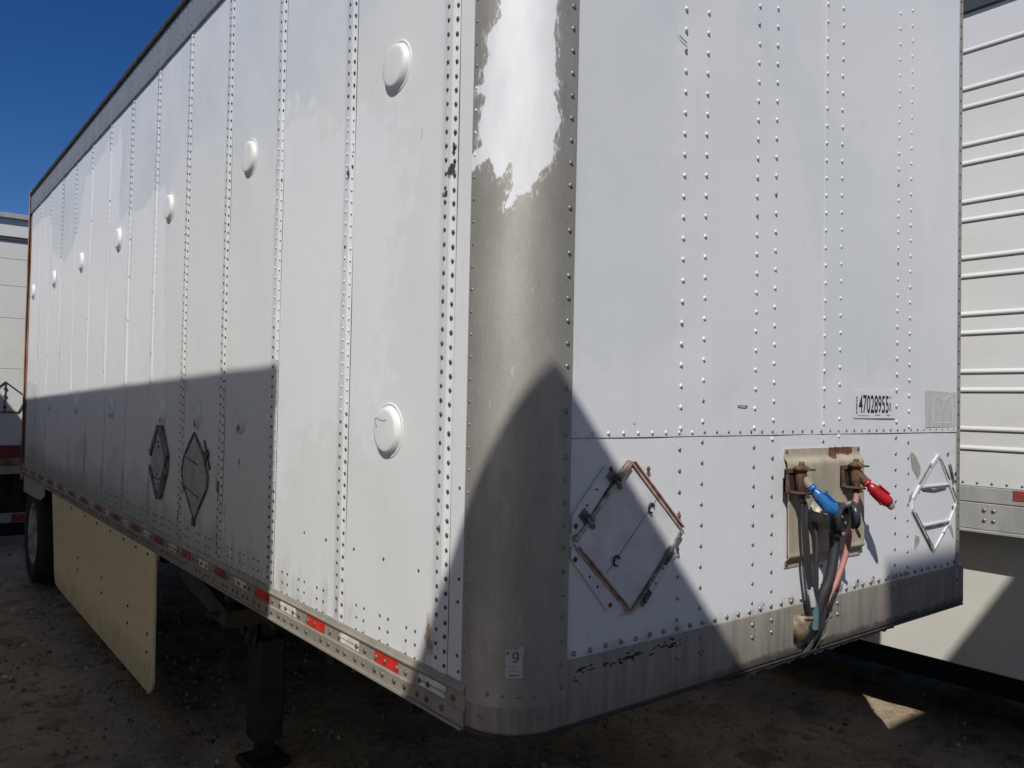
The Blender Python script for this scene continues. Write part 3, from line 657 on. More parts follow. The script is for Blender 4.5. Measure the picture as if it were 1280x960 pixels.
# ---- side skirt
mb = MB(); sk = [(3.06, .985), (3.04, .60), (3.03, .285), (3.05, .245), (3.10, .212), (5.85, .250), (6.0, .262), (6.05, .30), (6.28, .985)]
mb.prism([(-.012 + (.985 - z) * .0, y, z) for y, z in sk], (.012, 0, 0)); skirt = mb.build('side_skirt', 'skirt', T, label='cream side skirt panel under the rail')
mb = MB()
for y in (3.2, 3.45, 3.75, 4.1, 4.5, 4.9, 5.4): mb.dome((-.012, y, .950), (-1, 0, 0), .010, .006)
for y, z in ((3.16, .52), (3.16, .42), (3.6, .58), (3.6, .48), (4.3, .62), (4.3, .52), (5.1, .62), (5.1, .53)): mb.dome((-.012, y, z), (-1, 0, 0), .010, .006)
mb.build('skirt_bolts', 'dark_metal', skirt, kind='stuff')
for y in (3.4, 4.3, 5.2): MB().box((.012, y, .4), (.06, y + .04, .98)).build('skirt_bracket', 'black', T)
MB().prism([(Wd, y, z) for y, z in sk], (.012, 0, 0)).build('side_skirt', 'skirt', T)  # unseen far-side skirt, added to keep bounce light out from underneath
MB().prism([(-.004, 6.75, .98), (-.004, 8.0, .98), (-.004, 8.0, .82), (-.004, 6.95, .84), (-.004, 6.75, .90)], (.012, 0, 0)).build('fender_plate', 'holder_grey', T)

# ---- landing gear
def smooth_(p):
    p = [Vector(q) for q in p]; out = []
    for i in range(len(p) - 1):
        a, b, c, d = p[max(i - 1, 0)], p[i], p[i + 1], p[min(i + 2, len(p) - 1)]
        for t in (0, .33, .66): out.append(.5 * ((2 * b) + (c - a) * t + (2 * a - 5 * b + 4 * c - d) * t * t + (3 * b - a - 3 * c + d) * t ** 3))
    return out + [p[-1]]
for sgn, xo in ((0, .38), (1, Wd - .38)):
    lg = MB(); lg.box((xo - .045, 2.405, .60), (xo + .045, 2.485, .985), .006); L_ = lg.build('landing_leg', 'leg_black', T)
    MB().box((xo - .07, 2.37, .10), (xo + .07, 2.52, .62), .01).build('leg_tube', 'leg_black', L_)
    MB().box((xo - .09, 2.39, .58), (xo - .071, 2.50, .70), .005).build('gear_box', 'dark_metal', L_)
    MB().box((xo - .11, 2.35, -.03), (xo + .11, 2.55, .012), .01).build('leg_foot', 'black', L_); MB().box((xo - .04, 2.41, .0), (xo + .04, 2.48, .11)).build('foot_stem', 'black', L_)
    xb = xo - .11 if sgn == 0 else xo + .11
    MB().tube(smooth_([(xb, 2.46, .64), (xb, 2.56, .80), (xb, 2.72, .92), (xb, 2.90, .985)]), .018, 8).build('leg_brace', 'frame_dark', L_)
    MB().tube(smooth_([(xb, 2.43, .60), (xb, 2.36, .72), (xb, 2.28, .84), (xb, 2.16, .98)]), .016, 8).build('leg_brace', 'frame_dark', L_)
    if sgn == 0:
        b = MB().prism([(.05, 2.08, .86), (.05, 2.72, .985), (.05, 2.84, .985), (.05, 2.88, .95), (.05, 2.80, .885), (.05, 2.12, .775)], (.30, 0, 0)); b.build('leg_wing_plate', 'frame_dark', T)
MB().box((.44, 2.42, .60), (Wd - .44, 2.48, .66)).build('leg_crossbar', 'black', T)
MB().tube([(-.0, 2.2, .83), (.34, 2.2, .83)], .013, 8).build('crank_shaft', 'dark_metal', T)

# ---- wheels
def wheel(cx, cy, side, root, rimm='rimwhite'):
    # dual wheel; side = -1 outer face looks to -x
    ax = (side, 0, 0); cz = .462
    w = MB(); prof = [(.285, .0), (.30, .012), (.40, .028), (.445, .02), (.468, -.02), (.475, -.06), (.475, -.20), (.468, -.24), (.44, -.26), (.30, -.26), (.285, -.25)]
    w.lathe((cx, cy, cz), ax, prof, 48); w.lathe((cx - side * .32, cy, cz), ax, prof, 40)
    ty = w.build('tyre', 'rubber', root)
    tr = MB()
    for o in (0, .32):
        for j in range(60):
            a = j * 2 * PI / 60
            for q in (-.08, -.13, -.18):
                c = Vector((cx - side * (o - q) if False else cx + side * (q) - side * o, cy + math.cos(a) * .476, cz + math.sin(a) * .476)); t = Vector((0, -math.sin(a), math.cos(a)))
                tr.bar(c - t * .018, c + t * .018, .034, .008, (0, math.cos(a), math.sin(a)))
    tr.build('tread', 'rubber', ty, kind='stuff')
    r = MB(); r.lathe((cx, cy, cz), ax, [(.290, -.004), (.298, .006), (.290, .008), (.278, -.01), (.270, -.09), (.262, -.10), (.262, -.135), (.20, -.150), (.125, -.150), (.115, -.10), (.10, -.06), (.06, -.05), (.0001, -.05)], 40); rm = r.build('rim', rimm, root)
    m = MB()
    for j in range(10): a = j * 2 * PI / 10; m.tube([(cx + side * -.155, cy + .165 * math.cos(a), cz + .165 * math.sin(a)), (cx + side * -.118, cy + .165 * math.cos(a), cz + .165 * math.sin(a))], .014, 6)
    m.build('lug_nuts', 'dark_metal', rm, kind='stuff')
def wheelset(cx, cy, side, parent):
    o = bpy.data.objects.new('wheel', None); COL.objects.link(o); o.parent = parent; o.empty_display_size = .2
    if parent.get('_world'): o.matrix_parent_inverse = WROOT[1]
    return o
class _W: pass
def add_wheel(T_, cx, cy, side):
    e = bpy.data.objects.new('wheel', None); COL.objects.link(e); e.empty_display_size = .2
    if T_.get('_world'): e.parent = T_; e.matrix_parent_inverse = WROOT[1]
    else: e.parent = T_
    # wheel parts sit under the wheel Empty (thing > part > sub-part)
    ps = []
    before = set(bpy.data.objects)
    wheel(cx, cy, side, None)
    for o in set(bpy.data.objects) - before:
        if o.parent is not None and o.parent.name.startswith(('tyre', 'rim')):
            o.parent = None
        o.parent = e
for s, cx in ((-1, .03), (1, Wd - .03)): add_wheel(T, cx, 7.5, s)
MB().tube([(.3, 7.5, .462), (Wd - .3, 7.5, .462)], .065, 12).build('axle', 'black', T)
for x in (.75, Wd - .85): MB().box((x, 6.2, .78), (x + .1, 8.05, .985)).build('slider_rail', 'black', T)
MB().box((.05, 8.07, .45), (.6, 8.08, .98)).build('mud_flap', 'rubber', T); MB().box((Wd - .6, 8.07, .45), (Wd - .05, 8.08, .98)).build('mud_flap', 'rubber', T)
MB().box((.3, Lr - .08, .50), (Wd - .3, Lr, .60)).build('rear_guard', 'rustpost', T)

# ---- placard holders on the left wall
def P2(y, z, x=-.002): return (x, y, z)
# thick dark one (further back)
h = MB(); hx = -.002
for a, b, w in (((3.09, 1.655), (3.23, 1.50), .035), ((3.235, 1.43), (3.07, 1.28), .030)): h.bar(P2(*a), P2(*b), w, .010, (-1, 0, 0))
for poly in ([(3.10, 1.665), (3.00, 1.668), (2.875, 1.515), (2.885, 1.44), (2.93, 1.46), (2.93, 1.50), (3.05, 1.63)], [(2.885, 1.49), (2.875, 1.44), (2.99, 1.275), (3.07, 1.265), (3.07, 1.295), (3.03, 1.30), (2.93, 1.45)]): h.prism([P2(y, z) for y, z in poly], (-.014, 0, 0))
ph = h.build('placard_frame', 'frame_grey', T, label='thick dark hexagonal placard frame')
MB().prism([P2(y, z) for y, z in [(3.08, 1.64), (3.22, 1.46), (3.07, 1.29), (2.93, 1.455)]], (-.005, 0, 0)).build('placard_plate', 'holder_grey', ph)
mb = MB()
for y, z in ((3.02, 1.575), (3.07, 1.575), (3.06, 1.55), (3.13, 1.57), (3.02, 1.38), (3.07, 1.375), (3.05, 1.35), (3.12, 1.38), (3.08, 1.40)): mb.dome(P2(y, z, -.006), (-1, 0, 0), .009, .006)
mb.build('frame_bolts', 'dark_metal', ph, kind='stuff')
# thin line one
h = MB(); A_ = (2.455, 1.65); B_ = (2.60, 1.53); C_ = (2.635, 1.46); D_ = (2.60, 1.385); E_ = (2.42, 1.235); F__ = (2.245, 1.40); G_ = (2.235, 1.46); H_ = (2.30, 1.55)
for a, b, w in ((A_, B_, .006), (B_, C_, .006), (C_, D_, .006), (D_, E_, .005), (E_, F__, .005), (F__, G_, .012), (G_, H_, .008), (H_, A_, .011), ((2.60, 1.53), (2.38, 1.50), .004), ((2.60, 1.385), (2.36, 1.345), .004)): h.bar(P2(*a), P2(*b), w, .009, (-1, 0, 0))
h.box((-.002, 2.41, 1.205), (-.014, 2.44, 1.245)); h.bar(P2(2.30, 1.62), P2(2.21, 1.49), .007, .008, (-1, 0, 0)); h.bar(P2(2.29, 1.53), P2(2.24, 1.57), .035, .010, (-1, 0, 0))
ph2 = h.build('placard_frame', 'frame_grey', T, label='thin wire-like placard frame with two crossbars')
MB().prism([P2(y, z) for y, z in [(2.45, 1.64), (2.60, 1.52), (2.63, 1.46), (2.60, 1.39), (2.42, 1.245), (2.25, 1.41), (2.245, 1.46), (2.31, 1.55)]], (-.004, 0, 0)).build('placard_plate', 'holder_grey', ph2)
h = MB()
for c in ((2.53, 1.58), (2.62, 1.36)): h.tube([P2(c[0] + .02 * math.cos(t), c[1] + .02 * math.sin(t), -.006) for t in np.linspace(.5, 5.2, 9)], .0022, 5)
h.build('frame_clip', 'trim', ph2)

# ---- large placard holder on the front, left
N = (0, -1, 0)
def Q(x, z, y=-.001): return (x, y, z)
tp, rt, bt, lf = (.423, 1.668), (.645, 1.462), (.437, 1.258), (.222, 1.465)
base = MB(); base.prism([Q(*p) for p in [tp, rt, bt, lf]], (0, -.004, 0)); PH = base.build('placard_holder', 'holder', T, label='large diamond placard holder in a folding frame')
def strip(poly, m, name='hinge_plate'): return MB().prism([Q(*p) for p in poly], (0, -.0065, 0)).build(name, m, PH)
strip([(.335, 1.662), (.372, 1.640), (.238, 1.487), (.213, 1.487), (.213, 1.535)], 'holder')
strip([(.213, 1.425), (.213, 1.455), (.232, 1.455), (.415, 1.272), (.405, 1.264), (.350, 1.268)], 'holder')
strip([(.628, 1.435), (.628, 1.395), (.500, 1.262), (.455, 1.268)], 'holder')
b1 = MB(); b1.bar(Q(.425, 1.672), Q(.224, 1.470), .010, .013, N); b1.build('frame_bar', 'trim', PH)
b1 = MB(); b1.bar(Q(.421, 1.669, -.014), Q(.380, 1.628, -.014), .013, .004, N); b1.build('frame_bar', 'pink', PH)
b1 = MB(); b1.bar(Q(.432, 1.670), Q(.645, 1.468), .007, .009, N); b1.bar(Q(.443, 1.672), Q(.655, 1.472), .004, .013, N); b1.build('frame_bar', 'pink', PH)
b1 = MB(); b1.bar(Q(.226, 1.452), Q(.430, 1.256), .007, .010, N); b1.bar(Q(.238, 1.452), Q(.438, 1.258), .004, .015, N); b1.build('frame_bar', 'pink', PH)
b1 = MB(); b1.bar(Q(.646, 1.456), Q(.445, 1.258), .009, .012, N); b1.build('frame_bar', 'trim', PH)
b1 = MB(); b1.bar(Q(.541, 1.560, -.005), Q(.345, 1.372, -.005), .0018, .0008, N); b1.build('fold_line', 'ink_grey', PH)
for x, z in ((.362, 1.628), (.262, 1.528), (.600, 1.402), (.505, 1.296)):
    s_ = 1 if x < .43 else -1
    c = MB(); c.bar(Q(x - .018, z + s_ * .016, -.0075), Q(x + .008, z - s_ * .010, -.0075), .030, .003, N); c.bar(Q(x - .004, z - .000 * s_, -.0105), Q(x + .020 * s_, z - .020, -.0105), .008, .010, N); c.bar(Q(x + .006 * s_, z + .004, -.0105), Q(x + .018 * s_, z - .008, -.0105), .005, .014, N)
    c.dome(Q(x - .010, z + .006 * s_, -.0105), N, .006, .005); c.dome(Q(x + .024 * s_, z - .026, -.010), N, .007, .008); c.build('hinge_clip', 'frame_grey', PH)
for x, z in ((.515, 1.537), (.378, 1.402)):
    MB().tube([Q(x + .012 * math.cos(t), z + .014 * math.sin(t), -.010) for t in np.linspace(.3, 5, 8)], .003, 5).build('spring_clip', 'dark_metal', PH)
mb = MB()
for x, z in ((.352, 1.652), (.226, 1.508), (.226, 1.422), (.358, 1.285), (.502, 1.648), (.637, 1.505), (.632, 1.41)): mb.dome(Q(x, z, -.007), N, .0075, .005, 10)
for x, z in ((.30, 1.60), (.265, 1.56), (.28, 1.37), (.31, 1.34), (.57, 1.36), (.54, 1.32)): mb.dome(Q(x, z, -.007), N, .004, .003, 6)
mb.build('holder_bolts', 'rust', PH, kind='stuff')
# ---- small overpainted holder on the front, right
tp, A1, B1, rt, C1, D1, bt, E1, lf, F1_ = (2.30, 1.640), (2.24, 1.60), (2.12, 1.505), (2.47, 1.43), (2.43, 1.37), (2.40, 1.35), (2.265, 1.245), (2.15, 1.36), (2.078, 1.43), (2.078, 1.47)
h = MB()
for a, b, w in ((tp, A1, .015), (A1, B1, .015), (B1, F1_, .014), (F1_, lf, .013), (lf, E1, .013), (E1, bt, .015), (bt, D1, .007), (D1, rt, .006), (rt, (2.40, 1.515), .009), ((2.40, 1.515), tp, .006), ((2.14, 1.515), (2.40, 1.515), .006), ((2.15, 1.355), (2.40, 1.36), .007)): h.bar(Q(*a), Q(*b), w, .006, N)
PH2 = h.build('placard_holder', 'holder', T, label='small diamond placard holder painted over in white')
h = MB()
for a, b, w in (((2.155, 1.508), (2.26, 1.498), .006), ((2.26, 1.498), (2.37, 1.506), .007), ((2.17, 1.347), (2.39, 1.352), .006), ((2.095, 1.415), (2.25, 1.262), .0035), ((2.068, 1.42), (2.245, 1.245), .003), ((2.425, 1.50), (2.47, 1.44), .006), ((2.315, 1.625), (2.40, 1.535), .004), ((2.40, 1.60), (2.44, 1.52), .014), ((2.23, 1.61), (2.13, 1.53), .003), ((2.20, 1.30), (2.225, 1.27), .008)): h.bar(Q(*a, -.003), Q(*b, -.003), w * .8, .0062, N)
for x, z in ((2.225, 1.595), (2.13, 1.505), (2.385, 1.645), (2.46, 1.56), (2.46, 1.53), (2.435, 1.415), (2.35, 1.31)): h.dome(Q(x, z, -.004), N, .007, .005, 8)
h.build('frame_edges', 'frame_grey', PH2)
for poly in ([(2.055, 1.655), (2.09, 1.655), (2.14, 1.60), (2.145, 1.565), (2.12, 1.55), (2.07, 1.60)], [(2.10, 1.325), (2.14, 1.315), (2.14, 1.29), (2.10, 1.26)], [(2.05, 1.49), (2.085, 1.50), (2.07, 1.465), (2.04, 1.46)], [(2.40, 1.34), (2.43, 1.34), (2.46, 1.28), (2.44, 1.29)]):
    q = []
    for (a, b) in zip(poly, poly[1:] + poly[:1]):
        for t in (0, .33, .66): q.append((a[0] + (b[0] - a[0]) * t + random.uniform(-.004, .004), a[1] + (b[1] - a[1]) * t + random.uniform(-.005, .005)))
    MB().prism([Q(x, z, -.0008) for x, z in q], (0, -.0012, 0)).build('peeled_spot', 'chip', T)

# ---- connector plate with air couplers, socket and hoses
zz = np.linspace(1.290, 1.690, 60); us = np.linspace(1.176, 1.662, 60)
def ppos(U, V):
    h = .003 + .016 * (1 / (1 + np.exp((V - 1.652) / .004))) * (1 / (1 + np.exp(-(V - 1.318) / .004))) + .004 * np.exp(-((V - 1.330) / .005) ** 2)
    x = U + (1.69 - V) * .02; return np.stack([x, -h + waves(U, V, 77, .0012, .3), V + .0 * U], -1)
PU, PV = np.meshgrid(us, zz, indexing='ij')
rp_ = np.zeros(PU.shape)
for (x, z, rx, rz, a) in [(1.53, 1.684, .10, .022, 1.0), (1.47, 1.668, .035, .024, 1.0), (1.57, 1.672, .05, .014, .95), (1.26, 1.60, .06, .06, .35), (1.56, 1.60, .06, .06, .35), (1.40, 1.42, .08, .05, .38)]: rp_ = np.maximum(rp_, a * np.exp(-((PU - x) / rx) ** 2 - ((PV - z) / rz) ** 2))
k = NT('dusty_connector_plate'); n1 = k.noise(7, 6, .65, (1, 1, .5)); n2 = k.noise(60, 5, .7)
c = k.mix(k.ramp(n1, .35, .68), (.46, .41, .31), (.35, .315, .24)); c = k.mix(k.math('MULTIPLY', k.ramp(k.noise(4, 5, .6, (8, 8, .6)), .5, .7), .4), c, (.25, .22, .17))
rr = k.ramp(k.math('ADD', k.attr('stain'), k.math('MULTIPLY', k.math('SUBTRACT', n2, .5), .7)), .45, .58)
c = k.mix(rr, c, k.mix(k.ramp(n2, .4, .6), (.19, .075, .04), (.09, .04, .025))); k.bump(n2, .2, .003); MT['cplate'] = k.out(c, .62, .1)
PL = link('connector_plate', grid_mesh('connector_plate', us, zz, ppos, {'stain': rp_}, (0, .004, 0), flip=True), 'cplate', T)
mb = MB()
for x, z in ((1.188, 1.68), (1.65, 1.68), (1.195, 1.30), (1.662, 1.30), (1.49, 1.688), (1.545, 1.688), (1.49, 1.667)): mb.dome((x, -.003, z), N, .006, .004)
mb.build('plate_screws', 'rust', PL, kind='stuff')
def coupler(dx, mat, lab):
    E_ = bpy.data.objects.new('air_coupler', None); COL.objects.link(E_); E_.parent = T; E_.matrix_parent_inverse = WROOT[1]; E_['label'] = lab; E_.empty_display_size = .1
    def bb(mb, name, m): o = mb.build(name, m); o.parent = E_; return o
    x = 1.547 + dx; yb = -.019
    mb = MB(); mb.prism([(x - .048, yb, 1.548), (x + .050, yb, 1.540), (x + .030, yb - .055, 1.540), (x - .020, yb - .058, 1.546)], (0, 0, .007)); mb.box((x - .050, yb - .006, 1.548), (x - .030, yb, 1.622)); mb.box((x - .050, yb - .008, 1.612), (x + .035, yb, 1.626)); mb.prism([(x - .050, yb, 1.548), (x - .050, yb - .022, 1.552), (x - .050, yb - .014, 1.60), (x - .050, yb, 1.622)], (.004, 0, 0))
    bb(mb, 'coupler_bracket', 'rust'); bb(MB().box((x - .030, yb - .003, 1.552), (x + .030, yb + .001, 1.612)), 'bracket_shade_plate', 'dark_gap')  # flat dark plate stands for the shaded hollow behind the fitting
    mb = MB(); c = (x, -.052, 0); Z = lambda z: (c[0], c[1], z)
    mb.lathe(Z(0), (0, 0, 1), [(.0001, 1.650), (.009, 1.650), (.010, 1.638), (.018, 1.636), (.027, 1.630), (.027, 1.624), (.020, 1.620), (.015, 1.612), (.019, 1.604), (.019, 1.570), (.015, 1.560), (.015, 1.540), (.0001, 1.54)], 14); mb.box((x - .014, -.085, 1.622), (x + .034, -.05, 1.628), .002); bb(mb, 'swivel_fitting', 'rust')
    mb = MB(); mb.lathe(Z(0), (0, 0, 1), [(.0001, 1.545), (.011, 1.545), (.011, 1.515), (.0001, 1.514)], 12); bb(mb, 'hose_stub', 'dark_metal')
    a = Vector((x + .004, -.056, 1.594)); b = Vector((x + (.020 if dx == 0 else .014), -.075, 1.571)); mb = MB(); mb.tube([a, b], [.019, .0165], 12); bb(mb, 'elbow', 'plugbase' if dx else 'rust')
    d = Vector((.067, -.065, -.084) if dx == 0 else (.050, -.065, -.086)).normalized()
    prof = [(.013, .0), (.018, .004), (.018, .012), (.011, .015), (.011, .020), (.016, .026), (.0185, .040), (.0205, .075), (.0225, .092), (.0215, .104), (.017, .114), (.009, .119), (.0001, .120)]
    mb = MB(); mb.lathe(b, d, prof, 20)
    up = Vector((0, 0, 1)); sd2 = d.cross(up).normalized(); u2 = sd2.cross(d).normalized()
    mb.prism([b + d * q + u2 * w_ - sd2 * .006 for q, w_ in ((.035, .014), (.05, .0225), (.085, .0245), (.098, .018))], sd2 * .012)
    mb.tube([b + d * .045 + u2 * .022 + sd2 * .008, b + d * .09 + u2 * .024 + sd2 * .008], .004, 6); mb.tube([b + d * .040 - u2 * .019, b + d * .095 - u2 * .022], .0045, 6)
    bb(mb, 'coupler_body', mat)
    mb = MB(); e = b + d * .108
    mb.tube([e, e + d * .015 + u2 * -.003, e + d * .026 - u2 * .006], [.013, .0145, .010], 12); bb(mb, 'coupler_seal', 'plugbase' if not dx else 'dark_metal')
    mb = MB(); mb.dome(b + d * .05 + u2 * .022 - sd2 * .008, u2, .006, .008); mb.dome(b + d * .032 - u2 * .013, -u2, .005, .008); mb.dome(b + d * .09 - u2 * .020 + sd2 * .006, -u2, .007, .008); bb(mb, 'latch_pins', 'dark_metal' if dx else mat)
    return E_
coupler(0, 'redpaint', 'red air line coupler'); coupler(-.346, 'blue', 'blue air line coupler')
# round trailer socket with open lid
so_ = MB(); c0 = Vector((1.338, -.018, 1.462)); ax = Vector((.22, -1, -.06)).normalized()
so_.lathe(c0, ax, [(.056, .0), (.056, .006), (.046, .010), (.044, .055), (.050, .058), (.050, .070), (.030, .070)], 28); SK = so_.build('light_socket', 'plugbase', T)
m = MB(); m.lathe(c0 + ax * .068, ax, [(.055, .0), (.055, .014), (.050, .015), (.050, .030), (.042, .035), (.036, .028), (.0001, .028)], 26)
m.box(c0 + ax * .075 + Vector((-.012, -.02, .036)), c0 + ax * .075 + Vector((.016, .006, .054)), .003); m.box(c0 + ax * .08 + Vector((-.02, -.012, -.062)), c0 + ax * .08 + Vector((.012, .008, -.038)), .003); m.build('socket_cover', 'plug', SK)
m = MB(); e = c0 + ax * .095 + Vector((.054, 0, .010)); la = Vector((.72, -.66, .12)).normalized(); m.lathe(e, la, [(.0001, -.006), (.045, -.006), (.049, -.002), (.049, .010), (.044, .016), (.028, .018), (.026, .013), (.0001, .013)], 24)
m.box(e + Vector((-.03, -.012, .024)), e + Vector((.012, .012, .040)), .003); m.tube([e + Vector((-.052, -.004, .030)), e + Vector((.02, -.010, .034))], .007, 8); m.bar(e + Vector((-.01, -.02, -.045)), e + Vector((.03, -.012, -.075)), .010, .006, N); m.build('socket_lid', 'plug', SK)
m = MB(); m.dome(e + la * .016 + Vector((.0, 0, .012)), la, .005, .004); m.dome(c0 + ax * .098 + Vector((-.012, 0, .008)), ax, .006, .004); m.dome(c0 + ax * .098 + Vector((.01, 0, -.014)), ax, .005, .004); m.dome(c0 + ax * .10 + Vector((-.008, .0, -.05)), ax, .009, .004); m.tube([c0 + ax * .09 + Vector((.02, 0, .045)), c0 + ax * .10 + Vector((.05, 0, .052))], .008, 8); m.build('socket_fittings', 'trim', SK)
def smooth(pts, n=8):
    pts = [Vector(p) for p in pts]; P = [pts[0]] + pts + [pts[-1]]; out = []
    for i in range(1, len(P) - 2):
        for j in range(n):
            t = j / n; a, b, c, d = P[i - 1:i + 3]; out.append(.5 * ((2 * b) + (c - a) * t + (2 * a - 5 * b + 4 * c - d) * t * t + (3 * b - a - 3 * c + d) * t ** 3))
    return out + [pts[-1]]
def hose(pts, r, m, lab=None, name='hose'):
    MB().tube(smooth(pts), r, 10).build(name, m, T, label=lab)
hose([(1.547, -.052, 1.53), (1.534, -.060, 1.505), (1.503, -.062, 1.436), (1.468, -.062, 1.327), (1.412, -.060, 1.235), (1.362, -.055, 1.173), (1.340, -.045, 1.10)], .0105, 'hose_red', 'faded red hose')
hose([(1.201, -.052, 1.53), (1.202, -.055, 1.50), (1.209, -.055, 1.431), (1.225, -.055, 1.323), (1.252, -.055, 1.214), (1.272, -.048, 1.14), (1.275, -.045, 1.09)], .0062, 'hose_black', 'black hose')
hose([(1.215, -.045, 1.53), (1.232, -.050, 1.50), (1.233, -.052, 1.431), (1.249, -.052, 1.323), (1.271, -.052, 1.225), (1.30, -.05, 1.15), (1.305, -.045, 1.09)], .0070, 'hose_black', 'black hose')
hose([(1.352, -.078, 1.43), (1.362, -.080, 1.38), (1.352, -.080, 1.314), (1.335, -.076, 1.248), (1.312, -.062, 1.186), (1.308, -.050, 1.12), (1.308, -.045, 1.08)], .0175, 'hose_black', 'thick black cable')
hose([(1.30, -.04, 1.44), (1.300, -.050, 1.38), (1.295, -.052, 1.30), (1.297, -.052, 1.22), (1.302, -.048, 1.12)], .0080, 'hose_black', 'black hose')
hose([(1.285, -.042, 1.27), (1.265, -.048, 1.25), (1.262, -.048, 1.22), (1.28, -.048, 1.19), (1.30, -.048, 1.175)], .0025, 'hose_black', 'thin looped wire', 'wire')
hose([(1.268, -.053, 1.19), (1.283, -.056, 1.15), (1.290, -.052, 1.085)], .0125, 'hose_blue', 'faded blue hose')
hose([(1.254, -.054, 1.225), (1.264, -.056, 1.19), (1.272, -.055, 1.165)], .0115, 'sticker_old', 'grey taped joint', 'hose_sleeve')
hose([(1.345, -.052, 1.19), (1.335, -.050, 1.14), (1.325, -.046, 1.08)], .019, 'hose_black', 'black rubber sleeve', 'hose_sleeve')
# bracket the hoses drop into
bpoly = [(1.240, -.004), (1.242, -.026), (1.254, -.046), (1.272, -.057), (1.298, -.062)]; n = 5
V = [(x, y, 1.130 - .05 * (x - 1.238)) for x, y in bpoly] + [(x + .012 * i_ / 4, y * (1 - .10 * i_), 1.032 + .010 * i_) for i_, (x, y) in enumerate(bpoly)]
V += [(x + .004, y + .004, z) for x, y, z in V]
Fc = [(i, i + 1, n + i + 1, n + i) for i in range(4)] + [(10 + i, 10 + n + i, 10 + n + i + 1, 10 + i + 1) for i in range(4)] + [(i, 10 + i, 11 + i, i + 1) for i in range(4)] + [(n + i, n + i + 1, 15 + i + 1, 15 + i) for i in range(4)] + [(4, 14, 19, 9)]
m = MB(); m.add(V, Fc, True); m.build('hose_bracket', 'bracket', T)
m = MB(); m.prism([(1.250, -.045, 1.118), (1.280, -.060, 1.117), (1.300, -.063, 1.117), (1.478, -.008, 1.112), (1.478, -.004, 1.112), (1.255, -.004, 1.118)], (0, 0, .004)); m.build('bracket_top', 'dark_metal', T)
m = MB(); m.prism([(1.332, -.070, 1.108), (1.352, -.066, 1.108), (1.330, -.008, .992), (1.295, -.008, .990)], (.003, .003, 0)); m.prism([(1.40, -.040, 1.11), (1.47, -.008, 1.11), (1.44, -.008, 1.03), (1.36, -.010, .992)], (.003, .003, 0)); m.build('bracket_gusset', 'plate', T)

# ---- stickers and writing
def quad(x0, x1, z0, z1, y, name, m, parent, skew=0): 
    return MB().prism([(x0, y, z0), (x1, y, z0), (x1 + skew, y, z1), (x0 + skew, y, z1)], (0, -.0005, 0)).build(name, m, parent)
LB = quad(1.613, 1.925, 1.795, 1.900, -.0042, 'number_sticker', 'sticker', T); LB['label'] = 'white lot sticker printed 47028955x'
def text(body, x, z, w, h, y, m, parent, bold=0., name='sticker_print', rot=0):
    cu = bpy.data.curves.new('t', 'FONT'); cu.body = body; cu.offset = bold; cu.space_character = 1.02
    o = bpy.data.objects.new('t', cu); COL.objects.link(o); bpy.context.view_layer.update()
    me = bpy.data.meshes.new_from_object(o.evaluated_get(bpy.context.evaluated_depsgraph_get())); bpy.data.objects.remove(o)
    co = np.zeros(len(me.vertices) * 3, np.float32); me.vertices.foreach_get('co', co); co = co.reshape(-1, 3)
    mn, mx = co.min(0), co.max(0); u = (co[:, 0] - mn[0]) / (mx[0] - mn[0]); v = (co[:, 1] - mn[1]) / (mx[1] - mn[1])
    if rot: u, v = 1 - v, u
    me.vertices.foreach_set('co', np.stack([x + u * w, np.full(len(u), y), z + v * h], -1).astype(np.float32).ravel()); me.update(); me.name = name; me.materials.clear()
    return link(name, me, m, parent)
text('47028955', 1.648, 1.8135, .222, .069, -.0052, 'ink', LB, .018)
text('x', 1.874, 1.822, .018, .034, -.0052, 'ink', LB, .0)
for a in (('lot', 1.876, 1.868, .016, .010),): pass
m = MB()
def dash(x0, x1, z, t): m.prism([(x0, -.0050, z), (x1, -.0050, z), (x1, -.0050, z + t), (x0, -.0050, z + t)], (0, -.0004, 0))
z = 1.812
while z < 1.872: dash(1.628, 1.638, z, random.choice((.0012, .0024, .0018))); z += random.choice((.003, .0042, .0036))
x = 1.642
while x < 1.712: w = random.uniform(.004, .010); dash(x, x + w, 1.8035, .0022); x += w + .003
for a, b in ((1.765, 1.771), (1.775, 1.79), (1.793, 1.806), (1.855, 1.866), (1.868, 1.880)): dash(a, b, 1.8055, .0026)
for a, b, zz_ in ((1.874, 1.884, 1.876), (1.886, 1.892, 1.874), (1.876, 1.880, 1.870)): dash(a, b, zz_, .003)
m.build('small_print', 'ink_grey', LB)
fs = MB().prism([(2.180, -.0046, 1.758), (2.456, -.0046, 1.760), (2.456, -.0046, 1.908), (2.178, -.0046, 1.911)], (0, -.0006, 0)).build('faded_sticker', 'faded', T)
m = MB()
oc = [(2.245, 1.778), (2.245, 1.885), (2.285, 1.890), (2.335, 1.868), (2.385, 1.890), (2.425, 1.885), (2.425, 1.778)]
for a, b in zip(oc, oc[1:] + oc[:1]): m.bar((a[0], -.0053, a[1]), (b[0], -.0053, b[1]), .007, .0006, N)
m.build('sticker_outline', 'faded2', fs)
m = MB(); m.tube([(.915, -.0045, 1.832), (.95, -.006, 1.831), (.965, -.0045, 1.832)], .0016, 5); m.tube([(.612, -.0035, 2.921), (.628, -.004, 2.914), (.646, -.0035, 2.908)], .0013, 5); m.build('scratches', 'dark_metal', T)

